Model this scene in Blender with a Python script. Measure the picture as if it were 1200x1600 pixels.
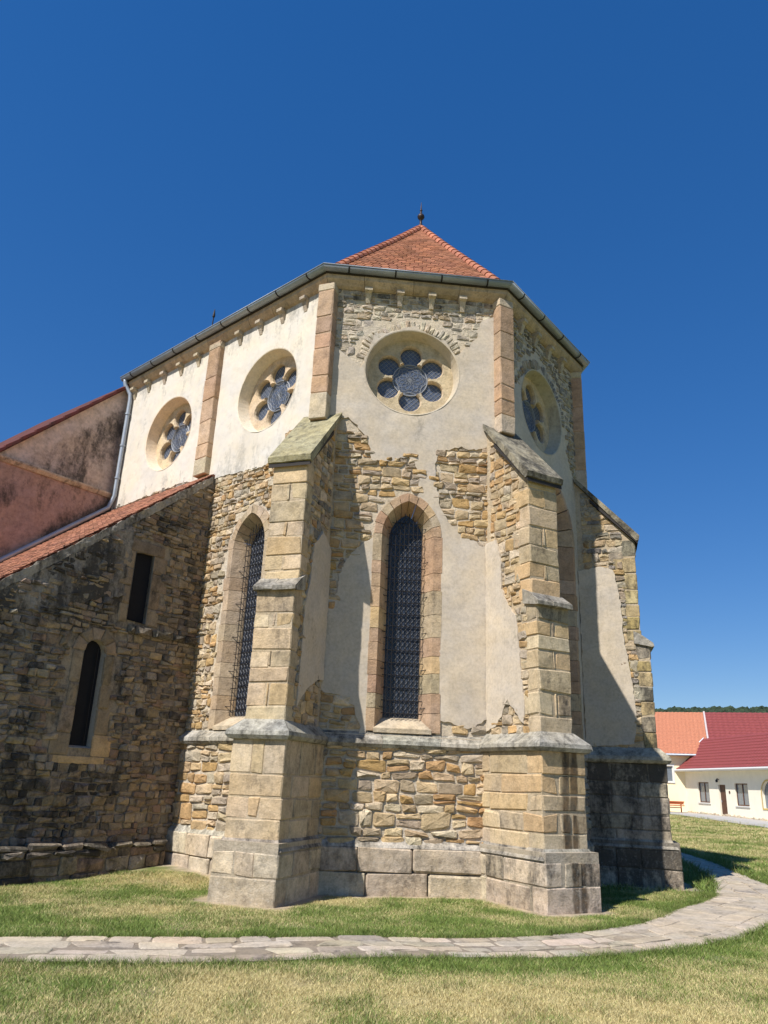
import bpy, math, random
import numpy as np
from mathutils import Vector, noise
from mathutils.geometry import delaunay_2d_cdt

# ------------------------------------------------------------------ scene, camera, light
for o in list(bpy.data.objects): bpy.data.objects.remove(o)
sc = bpy.context.scene
COL = sc.collection
R = math.radians
CAM = np.array([-1.5717, -12.7274, 1.6]); YAW, PITCH, ROLL, FPX = 0.08689, 0.33716, 0.04098, 1200.67
cd = bpy.data.cameras.new('camera'); co = bpy.data.objects.new('camera', cd); COL.objects.link(co); sc.camera = co
fw = Vector((math.sin(YAW)*math.cos(PITCH), math.cos(YAW)*math.cos(PITCH), math.sin(PITCH)))
rt = Vector((math.cos(YAW), -math.sin(YAW), 0)); up = rt.cross(fw)
r2 = rt*math.cos(ROLL) + up*math.sin(ROLL); u2 = up*math.cos(ROLL) - rt*math.sin(ROLL)
from mathutils import Matrix
co.matrix_world = Matrix(((r2.x, u2.x, -fw.x, CAM[0]), (r2.y, u2.y, -fw.y, CAM[1]), (r2.z, u2.z, -fw.z, CAM[2]), (0, 0, 0, 1)))
cd.sensor_fit = 'VERTICAL'; cd.sensor_height = 36; cd.sensor_width = 27; cd.lens = 36*FPX/1600; cd.clip_start = .1; cd.clip_end = 8000

SUN = Vector((-1.22, -1.185, 2.12)).normalized()        # towards the sun
EL = math.asin(SUN.z); AZ = math.atan2(SUN.x, SUN.y)
w = bpy.data.worlds.new('World'); sc.world = w; w.use_nodes = True
nt = w.node_tree; bg = nt.nodes['Background']; sky = nt.nodes.new('ShaderNodeTexSky'); sky.sky_type = 'NISHITA'
sky.sun_disc = False; sky.sun_elevation = EL; sky.sun_rotation = AZ % (2*math.pi)
sky.altitude = 400; sky.air_density = 1.0; sky.dust_density = 0; sky.ozone_density = 6
hs = nt.nodes.new('ShaderNodeHueSaturation'); hs.inputs['Saturation'].default_value = 1.56; hs.inputs['Hue'].default_value = .5135; hs.inputs['Value'].default_value = 1.07
gm = nt.nodes.new('ShaderNodeGamma'); gm.inputs[1].default_value = .65
nt.links.new(sky.outputs[0], gm.inputs[0]); nt.links.new(gm.outputs[0], hs.inputs['Color']); nt.links.new(hs.outputs[0], bg.inputs[0]); bg.inputs[1].default_value = .15
sl = bpy.data.lights.new('sun', 'SUN'); sl.energy = 5.0; sl.angle = R(.53); sl.color = (1, .962, .915)
so = bpy.data.objects.new('sun', sl); COL.objects.link(so); so.rotation_euler = SUN.to_track_quat('Z', 'Y').to_euler(); so.location = (-20, -20, 40)
vs = sc.view_settings; vs.view_transform = 'Standard'; vs.look = 'None'; vs.gamma = 1; vs.use_curve_mapping = False; vs.exposure = 0.36
sc.render.engine = 'CYCLES'; sc.render.resolution_x = 768; sc.render.resolution_y = 1024

RND = random.Random(7); U = RND.uniform
def nz(x, y, z=0.): return noise.noise(Vector((x, y, z)))

# ------------------------------------------------------------------ object helpers
WL = {}
def thing(name, label, cat, loc=(0, 0, 0), group=None):
    o = bpy.data.objects.new(name, None); COL.objects.link(o); o.location = loc; o.empty_display_size = .3
    o['label'] = label; o['category'] = cat
    if group: o['group'] = group
    WL[o] = np.array(loc, float); return o
def obj(name, V, F, mat, parent=None, tint=None, smooth=False, kind=None):
    V = np.asarray(V, float).reshape(-1, 3); org = np.array([(V[:, 0].min()+V[:, 0].max())/2, (V[:, 1].min()+V[:, 1].max())/2, V[:, 2].min()])
    me = bpy.data.meshes.new(name); me.from_pydata((V-org).tolist(), [], F)
    o = bpy.data.objects.new(name, me); COL.objects.link(o); me.materials.append(mat)
    if tint is not None:
        at = me.attributes.new('tint', 'FLOAT_COLOR', 'POINT'); t = np.asarray(tint, float)
        if t.ndim == 1: t = np.tile(t, (len(V), 1))
        at.data.foreach_set('color', t.astype(np.float32).ravel())
    if smooth: me.polygons.foreach_set('use_smooth', [True]*len(me.polygons))
    WL[o] = org
    if parent: o.parent = parent; o.location = org-WL[parent]
    else: o.location = org
    if kind: o['kind'] = kind
    return o
def tag(o, label, cat, group=None):
    o['label'] = label; o['category'] = cat
    if group: o['group'] = group
    return o
class Buf:
    def __init__(s): s.V = []; s.F = []; s.T = []; s.n = 0
    def add(s, V, F, t=None):
        V = np.asarray(V, float).reshape(-1, 3); s.V.append(V); s.F += [tuple(i+s.n for i in f) for f in F]; s.n += len(V)
        if t is not None:
            t = np.asarray(t, float); s.T.append(np.tile(t, (len(V), 1)) if t.ndim == 1 else t)
        return s
    def obj(s, name, mat, parent=None, **k):
        return obj(name, np.vstack(s.V), s.F, mat, parent, tint=np.vstack(s.T) if s.T else None, **k)
# pieces are collected; the 300 of each kind that show largest on a thing become objects, the rest one joined part
PIECES = {}
def piece(th, parent, name, V, F, mat, tint, smooth=False):
    V = np.asarray(V, float).reshape(-1, 3); ext = V.max(0)-V.min(0); d = np.linalg.norm(V.mean(0)-CAM)
    e = sorted(ext); PIECES.setdefault((th, name), []).append((e[2]*e[1]/d**2, parent, V, F, mat, tint, smooth))
def flush():
    for (th, name), L in PIECES.items():
        L.sort(key=lambda q: -q[0]); rest = {}
        for i, (s, p, V, F, m, t, sm) in enumerate(L):
            if i < 295: obj(name, V, F, m, p, t, sm)
            else: rest.setdefault((p, m.name), (m, Buf(), sm))[1].add(V, F, t)
        for (p, _), (m, b, sm) in rest.items(): b.obj('small_'+name+'s', m, p, kind='stuff', smooth=sm)

# ------------------------------------------------------------------ materials
def material(name):
    m = bpy.data.materials.new(name); m.use_nodes = True; n = m.node_tree.nodes; l = m.node_tree.links
    return m, n, l, n['Principled BSDF']
def N(n, typ, **k):
    x = n.new('ShaderNode'+typ)
    for a, b in k.items():
        if a.startswith('i_'): x.inputs[int(a[2:]) if a[2:].isdigit() else a[2:]].default_value = b
        else: setattr(x, a, b)
    return x
def mixc(n, l, fac, a, b, bt='MIX'):
    x = N(n, 'Mix', data_type='RGBA', blend_type=bt)
    for s, v in ((x.inputs[0], fac), (x.inputs[6], a), (x.inputs[7], b)):
        if hasattr(v, 'is_output'): l.new(v, s)
        else: s.default_value = v
    return x.outputs[2]
def ramp(n, l, src, stops):
    x = N(n, 'ValToRGB'); e = x.color_ramp.elements
    while len(e) < len(stops): e.new(.5)
    for el, (p, c) in zip(e, stops): el.position = p; el.color = c if len(c) == 4 else (*c, 1)
    l.new(src, x.inputs[0]); return x.outputs[0]
g = lambda v: (v, v, v, 1)
def tex(n, l, scale, detail=6, rough=.6, stretch=None, dist=0.):
    ge = N(n, 'NewGeometry'); mp = N(n, 'Mapping'); l.new(ge.outputs['Position'], mp.inputs[0])
    if stretch: mp.inputs['Scale'].default_value = stretch
    t = N(n, 'TexNoise'); l.new(mp.outputs[0], t.inputs[0]); t.inputs['Scale'].default_value = scale; t.inputs['Detail'].default_value = detail
    t.inputs['Roughness'].default_value = rough; t.inputs['Distortion'].default_value = dist
    return t.outputs[0]
def stone_mat(name, lo=.62, hi=1.3, grain=34, bump=.5, bdist=.02, dark=(.035, .032, .028, 1), lichen=.0, rough=.92, gmix=.8, streak=None):
    """masonry: colour from the piece's own tint, mottling, dirt where the tint's alpha asks for it"""
    m, n, l, b = material(name)
    at = N(n, 'Attribute', attribute_name='tint')
    v = ramp(n, l, tex(n, l, 5.5, 7, .65), [(.3, g(lo)), (.5, g(1)), (.72, g(hi))])
    c = mixc(n, l, 1., at.outputs['Color'], v, 'MULTIPLY')
    v2 = ramp(n, l, tex(n, l, grain, 5, .7), [(.3, g(.72)), (.55, g(1.03)), (.75, g(1.16))])
    c = mixc(n, l, gmix, c, v2, 'MULTIPLY')
    warm = ramp(n, l, tex(n, l, 1.7, 4, .6), [(.35, (.97, .97, 1.0, 1)), (.65, (1.05, 1.0, .92, 1))])
    c = mixc(n, l, 1., c, warm, 'MULTIPLY')
    # grime and painted shade, streaked downwards
    d1 = tex(n, l, 3.2, 8, .72, (1, 1, .35)); d2 = tex(n, l, 13, 6, .7)
    ad = N(n, 'Math', operation='MULTIPLY_ADD', i_1=.45); l.new(d2, ad.inputs[0]); l.new(d1, ad.inputs[2])
    s0 = N(n, 'Math', operation='MULTIPLY_ADD', i_1=.62, i_2=-.93); l.new(at.outputs['Alpha'], s0.inputs[0])
    s1 = N(n, 'Math', operation='ADD'); l.new(ad.outputs[0], s1.inputs[0]); l.new(s0.outputs[0], s1.inputs[1])
    s2 = N(n, 'Math', operation='MULTIPLY', i_1=4.5, use_clamp=True); l.new(s1.outputs[0], s2.inputs[0])
    s3 = N(n, 'Math', operation='MULTIPLY', i_1=.86); l.new(s2.outputs[0], s3.inputs[0])
    c = mixc(n, l, s3.outputs[0], c, dark)
    if streak:          # one dark water stain running down the stone
        cx, cy, tx, ty, w0, w1 = streak; ge = N(n, 'NewGeometry'); sb = N(n, 'VectorMath', operation='SUBTRACT'); l.new(ge.outputs['Position'], sb.inputs[0]); sb.inputs[1].default_value = (cx, cy, 0)
        dt = N(n, 'VectorMath', operation='DOT_PRODUCT'); l.new(sb.outputs[0], dt.inputs[0]); dt.inputs[1].default_value = (tx, ty, 0)
        wv = N(n, 'Math', operation='MULTIPLY_ADD', i_1=.22); l.new(tex(n, l, 5, 6, .7, (1, 1, .25)), wv.inputs[0]); l.new(dt.outputs['Value'], wv.inputs[2])
        mr = ramp(n, l, wv.outputs[0], [(w0, g(0)), (w0+.05, g(.9)), ((w0+w1)/2-.03, g(.8)), ((w0+w1)/2, g(.35)), ((w0+w1)/2+.04, g(.85)), (w1-.04, g(.8)), (w1, g(0))])
        fl = ramp(n, l, tex(n, l, 4, 6, .7, (1, 1, .4)), [(.25, g(.65)), (.5, g(1))])
        fm = N(n, 'Math', operation='MULTIPLY'); l.new(mr, fm.inputs[0]); l.new(fl, fm.inputs[1])
        brn = ramp(n, l, tex(n, l, 9, 4), [(.42, (.02, .018, .016, 1)), (.6, (.10, .058, .025, 1))])
        c = mixc(n, l, fm.outputs[0], c, brn)
    if lichen:
        q = ramp(n, l, tex(n, l, 19, 4, .75), [(.54, g(0)), (.70, g(lichen))])
        c = mixc(n, l, q, c, (.56, .53, .45, 1))
    l.new(c, b.inputs['Base Color']); b.inputs['Roughness'].default_value = rough; b.inputs['Specular IOR Level'].default_value = .2
    h1 = tex(n, l, 12, 10, .72); h2 = tex(n, l, 60, 4, .7)
    hm = N(n, 'Math', operation='MULTIPLY_ADD', i_1=.35); l.new(h2, hm.inputs[0]); l.new(h1, hm.inputs[2])
    bp = N(n, 'Bump', i_Strength=bump, i_Distance=bdist); l.new(hm.outputs[0], bp.inputs['Height']); l.new(bp.outputs[0], b.inputs['Normal'])
    return m
def plain(name, c, rough=.6, metal=0, spec=.3, var=.12, scale=8, bump=0.):
    m, n, l, b = material(name)
    v = ramp(n, l, tex(n, l, scale, 6, .65), [(.3, g(1-var)), (.7, g(1+var))])
    l.new(mixc(n, l, 1., (*c, 1), v, 'MULTIPLY'), b.inputs['Base Color'])
    b.inputs['Roughness'].default_value = rough; b.inputs['Metallic'].default_value = metal; b.inputs['Specular IOR Level'].default_value = spec
    if bump:
        bp = N(n, 'Bump', i_Strength=bump, i_Distance=.01); l.new(tex(n, l, scale*5, 6, .7), bp.inputs['Height']); l.new(bp.outputs[0], b.inputs['Normal'])
    return m
M_STONE = stone_mat('rubble_stone', bump=.75, bdist=.035)
M_ASH = stone_mat('ashlar', lo=.68, hi=1.2, bump=.75, bdist=.028)
M_LICH = stone_mat('lichen_stone', lo=.55, hi=1.35, bump=.8, bdist=.03, lichen=.3)
M_MORT = stone_mat('mortar', lo=.8, hi=1.15, bump=.9, bdist=.03)
M_PLAS = stone_mat('plaster', lo=.9, hi=1.06, grain=22, bump=.3, bdist=.012, dark=(.22, .195, .16, 1), gmix=.45)
M_PLAW = stone_mat('lime_plaster', lo=.95, hi=1.03, grain=8, bump=.14, bdist=.01, dark=(.3, .28, .24, 1), gmix=.25)
M_PINK = stone_mat('pink_plaster', lo=.7, hi=1.2, grain=14, bump=.6, bdist=.02, dark=(.05, .042, .036, 1))
M_TILE = stone_mat('clay_tile', lo=.75, hi=1.2, bump=.25, bdist=.006, rough=.85)
M_GUT = plain('zinc_gutter', (.31, .35, .40), .45, .25, .5, .15, 5)
M_IRON = plain('black_iron', (.022, .02, .02), .6, .3)
M_WOOD = plain('dark_eave_board', (.035, .03, .027), .8)
M_DARK = plain('painted_slit_shade', (.012, .012, .014), .9)  # near-black colour standing in for the shade inside the slits
M_LEAD = plain('lead_came', (.26, .27, .29), .6, .1)
M_LEAD2 = plain('dark_lead', (.125, .13, .14), .55, .1)
m, n, l, b = material('window_glass'); M_GLASS = m
l.new(ramp(n, l, tex(n, l, 4, 3), [(.3, (.02, .026, .04, 1)), (.7, (.045, .055, .078, 1))]), b.inputs['Base Color'])
b.inputs['Roughness'].default_value = .22; b.inputs['Specular IOR Level'].default_value = .36
bp_ = N(n, 'Bump', i_Strength=.12, i_Distance=.01); l.new(tex(n, l, 9, 2), bp_.inputs['Height']); l.new(bp_.outputs[0], b.inputs['Normal'])

_b = np.array([math.cos(.4095), math.sin(.4095)])
STK = (1.6945, 0., _b[0], _b[1], .05, .37)
M_ASHS = stone_mat('stained_ashlar', lo=.68, hi=1.2, bump=.75, bdist=.028, streak=STK)
M_LICHS = stone_mat('stained_plinth', lo=.55, hi=1.35, bump=.8, bdist=.03, lichen=.3, streak=STK)
M_GLASSR = plain('rose_glass', (.085, .105, .15), .25, spec=.4, var=.35, scale=14)  # paler base puts sky reflection and lit lead into the glass colour
# stone palettes: linear rgb + dirt
def jit(c, v=.16, a=None):
    k = 1+U(-v, v); j = [x*k*(1+U(-.025, .025)) for x in c[:3]]
    return [*j, c[3] if a is None else a]
TAN = [(.50, .385, .235, .1), (.47, .35, .20, .15), (.53, .41, .26, .1), (.44, .29, .14, .1), (.42, .36, .27, .2), (.49, .33, .16, .1), (.57, .47, .33, .05), (.37, .31, .23, .2), (.45, .36, .24, .12)]
OCH = [(.46, .30, .13, .1), (.50, .36, .19, .1), (.44, .33, .2, .15), (.38, .30, .2, .22), (.53, .41, .25, .05), (.57, .47, .33, .05), (.36, .29, .21, .25), (.41, .255, .125, .12), (.49, .37, .22, .1)]
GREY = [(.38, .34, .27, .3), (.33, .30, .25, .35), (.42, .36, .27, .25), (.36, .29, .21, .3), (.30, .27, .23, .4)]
WING = [(0.264, 0.220, 0.164, 0.26), (0.304, 0.244, 0.172, 0.24), (0.224, 0.196, 0.156, 0.40), (0.344, 0.276, 0.189, 0.18), (0.248, 0.216, 0.172, 0.38), (0.200, 0.180, 0.152, 0.48), (0.288, 0.212, 0.156, 0.26), (0.320, 0.280, 0.226, 0.21), (0.360, 0.280, 0.172, 0.16)]
PIL = [(.47, .325, .215, .1), (.45, .305, .195, .12), (.49, .345, .23, .08), (.43, .285, .18, .12)]
SWJ = [(.46, .37, .255, .12), (.44, .345, .235, .15), (.48, .385, .27, .1), (.45, .33, .22, .12)]
ASH = [(.56, .445, .29, .14), (.53, .41, .255, .18), (.59, .475, .32, .1), (.49, .385, .25, .24), (.55, .40, .225, .14), (.46, .37, .25, .28)]
PLI = [(.52, .435, .315, .24), (.48, .40, .295, .32), (.56, .465, .34, .16), (.50, .415, .305, .28)]
MORT = (.58, .50, .38, .1)
BAND = [(.50, .435, .33, .2), (.46, .395, .3, .25), (.53, .46, .35, .15), (.47, .37, .255, .2), (.41, .365, .29, .3)]
P_SE = (.525, .457, .362, .05); P_WH = (.655, .605, .515, .08)

# ------------------------------------------------------------------ geometry kernels
class Fr:      # a vertical wall plane: u along it, z up, d outwards
    def __init__(s, o, du, n): s.o = np.array(o, float); s.du = np.array(du, float); s.n = np.array(n, float)
    def p(s, u, z, d=0.):
        q = s.o+s.du*u+s.n*d; return (q[0], q[1], z)
def inside(pts, poly):
    pts = np.asarray(pts, float); poly = np.asarray(poly, float); x, y = pts[:, 0], pts[:, 1]; r = np.zeros(len(pts), bool)
    a = poly; b = np.roll(poly, -1, 0)
    for (x0, y0), (x1, y1) in zip(a, b):
        if y0 == y1: continue
        c = (y0 > y) != (y1 > y); r ^= c & (x < (x1-x0)*(y-y0)/(y1-y0)+x0)
    return r
def dens(poly, step, rag=0., seed=0.):
    out = []
    for i in range(len(poly)):
        p = np.array(poly[i], float); q = np.array(poly[(i+1) % len(poly)], float); L = np.linalg.norm(q-p); k = max(1, int(L/step))
        for j in range(k):
            t = p+(q-p)*j/k
            if rag: t = t+np.array([nz(t[0]*9+seed, t[1]*9, 3)+.5*nz(t[0]*27+seed, t[1]*27, 9), nz(t[0]*9, t[1]*9+seed, 7)+.5*nz(t[0]*27, t[1]*27+seed, 5)])*rag
            out.append(t)
    return out
def sheet(fr, outer, holes, d, thick, grid=.14, amp=.006, rag=0., ragholes=(), tint=None, fscale=2.5):
    """irregular slab on a wall plane with holes and an edge thickness; returns V, F, tint"""
    loops = [dens(outer, .06, rag, 1.)]
    hl = [dens(h, .05 if i in ragholes else .12, rag if i in ragholes else 0, 2.+i) for i, h in enumerate(holes)]
    loops += hl; pts = []; edges = []
    for lp in loops:
        k = len(pts); pts += lp; edges += [(k+i, k+(i+1) % len(lp)) for i in range(len(lp))]
    o = np.array(loops[0]); u0, z0 = o.min(0); u1, z1 = o.max(0); gp = []
    rr = random.Random(3)
    for i in range(int((u1-u0)/grid)+1):
        for j in range(int((z1-z0)/grid)+1): gp.append((u0+(i+.5+rr.uniform(-.3, .3))*grid, z0+(j+.5+rr.uniform(-.3, .3))*grid))
    gp = np.array(gp); k = inside(gp, o)
    for h in hl: k &= ~inside(gp, h)
    pts += list(gp[k])
    vo, eo, fo, *_ = delaunay_2d_cdt([Vector((float(p[0]), float(p[1]))) for p in pts], edges, [], 0, 1e-5)
    P = np.array([(v.x, v.y) for v in vo]); T = np.array([list(f) for f in fo]); ct = P[T].mean(1)
    k = inside(ct, o)
    for h in hl: k &= ~inside(ct, h)
    T = T[k]; used = np.unique(T); mp = -np.ones(len(P), int); mp[used] = range(len(used)); P = P[used]; T = mp[T]
    V = [fr.p(u, z, d+amp*(nz(u*fscale, z*fscale, d)+.5*nz(u*fscale*3, z*fscale*3, d+4))) for u, z in P]; F = [tuple(t) for t in T]
    ec = {}
    for t in T:
        for a_, b_ in ((t[0], t[1]), (t[1], t[2]), (t[2], t[0])): ec[(a_, b_)] = 1
    bd = [(a_, b_) for (a_, b_) in ec if (b_, a_) not in ec]; back = {}
    for a_, b_ in bd:
        for q in (a_, b_):
            if q not in back: back[q] = len(V); V.append(fr.p(P[q][0], P[q][1], d-thick))
        F.append((b_, a_, back[a_], back[b_]))
    tn = None
    if tint is not None:
        PP = [tuple(p) for p in P]+[tuple(P[q]) for q in back]
        tn = np.array([tint(u, z) if callable(tint) else tint for u, z in PP])
    return np.array(V), F, tn
def chaikin(p, k=.24):
    o = []
    for i in range(len(p)):
        a_ = np.array(p[i], float); b_ = np.array(p[(i+1) % len(p)], float); o += [a_+(b_-a_)*k, a_+(b_-a_)*(1-k)]
    return o
def rstone(fr, poly, d0, proud, rough=.012, k=.11):
    p = chaikin(poly, k); n_ = len(p); c = np.mean(p, 0); V = []; F = []
    ins = U(.76, .9); tilt = (U(-1, 1)*proud*.8, U(-1, 1)*proud*1.0)
    p = [q+np.array([U(-1, 1), U(-1, 1)])*rough*.7 for q in p]
    for q in p: V.append(fr.p(q[0], q[1], d0-.04))
    for q in p: V.append(fr.p(q[0], q[1], d0+proud*U(.35, .6)))
    for q in p:
        r = c+(q-c)*min(.97, ins+U(-.16, .1)); V.append(fr.p(r[0], r[1], d0+proud*U(.62, 1.15)+(r[0]-c[0])*tilt[0]+(r[1]-c[1])*tilt[1]+U(-1, 1)*rough*.6))
    V.append(fr.p(c[0], c[1], d0+proud*1.08+U(-1, 1)*rough))
    for i in range(n_):
        j = (i+1) % n_; F += [(i, j, n_+j, n_+i), (n_+i, n_+j, 2*n_+j, 2*n_+i), (2*n_+i, 2*n_+j, 3*n_)]
    return V, F
def clip(poly, a_, b_, c_):     # keep a*u+b*z <= c
    o = []
    for i in range(len(poly)):
        p, q = poly[i], poly[(i+1) % len(poly)]; fp = a_*p[0]+b_*p[1]-c_; fq = a_*q[0]+b_*q[1]-c_
        if fp <= 0: o.append(p)
        if fp*fq < 0: t = fp/(fp-fq); o.append((p[0]+(q[0]-p[0])*t, p[1]+(q[1]-p[1])*t))
    return o
def area(p): return abs(sum(p[i][0]*p[(i+1) % len(p)][1]-p[(i+1) % len(p)][0]*p[i][1] for i in range(len(p))))/2
def courses(u0, u1, z0, z1, h=(.08, .2), wd=(.14, .4), gap=.012, wav=.055, seed=0., fill=True):
    """irregular rubble courses as quads"""
    out = []; z = z0; rows = [z0]
    while z < z1-.05: z += U(*h); rows.append(min(z, z1) if z1-z > h[0]*.6 else z1)
    W = lambda i, u: rows[i]+(0 if i in (0, len(rows)-1) else wav*nz(u*1.7+seed, rows[i]*3.1, i*.7))
    for i in range(len(rows)-1):
        if rows[i+1]-rows[i] < .03: continue
        u = u0-U(0, wd[0])
        while u < u1:
            hh = rows[i+1]-rows[i]; e = u+U(*wd)*(.7+1.5*hh); a_ = max(u, u0); b_ = min(e, u1)
            if u1-b_ < .06: b_ = u1; e = u1+.01
            if b_-a_ > .05:
                sk = U(-.03, .03) if e < u1 else 0; gg = gap*U(.6, 1.5)
                q = [(a_+gg, W(i, a_)+gg), (b_-gg+sk*.3, W(i, b_)+gg), (b_-gg-sk*.3, W(i+1, b_)-gg), (a_+gg, W(i+1, a_)-gg)]
                if hh > .15 and U(0, 1) < .35 and fill:
                    f = U(.38, .62); m0 = (a_+gg, q[0][1]+(q[3][1]-q[0][1])*f); m1 = (q[1][0], q[1][1]+(q[2][1]-q[1][1])*(f+U(-.08, .08)))
                    out += [[q[0], q[1], (m1[0], m1[1]-gg*.7), (m0[0], m0[1]-gg*.7)], [(m0[0], m0[1]+gg*.7), (m1[0], m1[1]+gg*.7), q[2], q[3]]]
                else:
                    q = [(x+U(-1, 1)*.02, y+U(-1, 1)*min(.026, hh*.16)) for x, y in q]
                    if U(0, 1) < .45: x_ = U(.3, .7); q.insert(3, (q[3][0]+(q[2][0]-q[3][0])*x_, q[3][1]+(q[2][1]-q[3][1])*x_+U(.2, 1)*gg))
                    out.append(q)
            u = e
    return out
def rubble(th, parent, fr, box, d0, pal, h=(.08, .2), wd=(.14, .4), gap=.012, proud=(.012, .04), keep=None, holes=(), covers=(), clips=(), seed=0., dirt_shade=None, mat=None, name='stone'):
    for q in courses(*box, h, wd, gap, seed=seed):
        for cl in clips: q = clip(q, *cl) if len(q) > 2 else q
        if len(q) < 3 or area(q) < .0035: continue
        c = np.mean(q, 0); qq = np.array(list(q)+[c])
        if any(inside(qq, hh).any() for hh in holes): continue
        if any(inside(qq, cv).all() for cv in covers): continue
        if keep and not keep(*c): continue
        t = jit(RND.choice(pal))
        if dirt_shade: t[3] = min(1, t[3]+dirt_shade(*c))
        V, F = rstone(fr, q, d0, U(*proud)); piece(th, parent, name, V, F, mat or M_STONE, t)
def cbox(o, ax, ay, lo, hi, ch=.014, jt=.007):
    """box with worn, chamfered edges: o xy origin, ax/ay unit xy axes, lo/hi = (x,y,z)"""
    V = []; idx = {}
    for sx in (0, 1):
        for sy in (0, 1):
            for sz in (0, 1):
                s = (sx, sy, sz); cf = U(.7, 1.3)*(U(1.8, 3.2) if U(0, 1) < .2 else 1); c = [(lo, hi)[s[k]][k]+U(-jt, jt)*(.35 if k == 1 else 1) for k in range(3)]
                for k in range(3):
                    q = [c[m]+(0 if m == k else (ch if s[m] == 0 else -ch)*cf*U(.7, 1.3)) for m in range(3)]
                    idx[s, k] = len(V); V.append((o[0]+ax[0]*q[0]+ay[0]*q[1], o[1]+ax[1]*q[0]+ay[1]*q[1], q[2]))
    F = []
    for k in range(3):
        i, j = [m for m in range(3) if m != k]
        for s in (0, 1):
            f = []
            for (p, q) in ((0, 0), (1, 0), (1, 1), (0, 1)):
                t = [0, 0, 0]; t[k] = s; t[i] = p; t[j] = q; f.append(idx[tuple(t), k])
            F.append(tuple(f))
        for p in (0, 1):
            for q in (0, 1):
                t0 = [0, 0, 0]; t0[i] = p; t0[j] = q; t1 = list(t0); t1[k] = 1; t0 = tuple(t0); t1 = tuple(t1)
                F.append((idx[t0, i], idx[t1, i], idx[t1, j], idx[t0, j]))
    for s in [(a_, b_, c_) for a_ in (0, 1) for b_ in (0, 1) for c_ in (0, 1)]: F.append((idx[s, 0], idx[s, 1], idx[s, 2]))
    return V, F
def prism(pts, z0, z1, top=None):
    n_ = len(pts); V = [(p[0], p[1], z0) for p in pts]+[(p[0], p[1], z1 if top is None else top[i]) for i, p in enumerate(pts)]
    return V, [(i, (i+1) % n_, n_+(i+1) % n_, n_+i) for i in range(n_)]+[tuple(range(n_))[::-1], tuple(range(n_, 2*n_))]
def box3(o, ax, ay, lo, hi):
    V = [(o[0]+ax[0]*x+ay[0]*y, o[1]+ax[1]*x+ay[1]*y, z) for z in (lo[2], hi[2]) for x, y in ((lo[0], lo[1]), (hi[0], lo[1]), (hi[0], hi[1]), (lo[0], hi[1]))]
    return V, [(3, 2, 1, 0), (4, 5, 6, 7), (0, 1, 5, 4), (1, 2, 6, 5), (2, 3, 7, 6), (3, 0, 4, 7)]
def tube(path, r, n_=8, cap=True):
    P = [np.array(p, float) for p in path]; V = []; F = []; rr = r if hasattr(r, '__len__') else [r]*len(P); prev = None
    for i, p in enumerate(P):
        t = P[min(i+1, len(P)-1)]-P[max(i-1, 0)]; t = t/np.linalg.norm(t)
        a_ = np.cross(t, (0, 0, 1.)) if prev is None else prev-t*np.dot(prev, t)
        if np.linalg.norm(a_) < 1e-4: a_ = np.cross(t, (1., 0, 0))
        a_ /= np.linalg.norm(a_); prev = a_; b_ = np.cross(t, a_)
        for k in range(n_): th = 2*math.pi*k/n_; V.append(p+(a_*math.cos(th)+b_*math.sin(th))*rr[i])
    for i in range(len(P)-1):
        for k in range(n_): F.append((i*n_+k, i*n_+(k+1) % n_, (i+1)*n_+(k+1) % n_, (i+1)*n_+k))
    if cap: F += [tuple(range(n_))[::-1], tuple(range((len(P)-1)*n_, len(P)*n_))]
    return V, F
def mitre(path, d):
    """offset an open plan polyline outwards (to its right-hand side) by d"""
    P = [np.array(p, float) for p in path]; ns = []
    for i in range(len(P)-1): t = P[i+1]-P[i]; t /= np.linalg.norm(t); ns.append(np.array([t[1], -t[0]]))
    o = []
    for i in range(len(P)):
        if i == 0: o.append(P[0]+ns[0]*d)
        elif i == len(P)-1: o.append(P[-1]+ns[-1]*d)
        else: b_ = ns[i-1]+ns[i]; o.append(P[i]+b_*d*2/np.dot(b_, b_))
    return o
def sweep(path, prof, lens=(.7, 1.1), gap=.004, jt=.004):
    """mouldings along a plan polyline, cut into lengths; yields V,F per stone"""
    off = [mitre(path, d) for d, z in prof]; k = len(prof)
    for i in range(len(path)-1):
        L = np.linalg.norm(np.array(path[i+1])-np.array(path[i])); cuts = [0.]
        while lens and L-cuts[-1] > lens[1]*1.25: cuts.append(cuts[-1]+U(*lens))
        cuts.append(L)
        for c0, c1 in zip(cuts, cuts[1:]):
            V = []
            jd, jz = U(-jt, jt), U(-jt, jt)
            for c in (c0+gap, c1-gap):
                for j, (d, z) in enumerate(prof):
                    q = off[j][i]+(off[j][i+1]-off[j][i])*c/L
                    nn = off[j][i+1]-off[j][i]; nn = nn/np.linalg.norm(nn); V.append((q[0]+nn[1]*jd, q[1]-nn[0]*jd, z+jz))
            F = [(j, (j+1) % k, k+(j+1) % k, k+j) for j in range(k)]+[tuple(range(k))[::-1], tuple(range(k, 2*k))]
            yield V, F
def isect(p, d, q, e):
    A = np.array([[d[0], -e[0]], [d[1], -e[1]]]); t = np.linalg.solve(A, np.array(q)-np.array(p)); return np.array(p)+np.array(d)*t[0]

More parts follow.
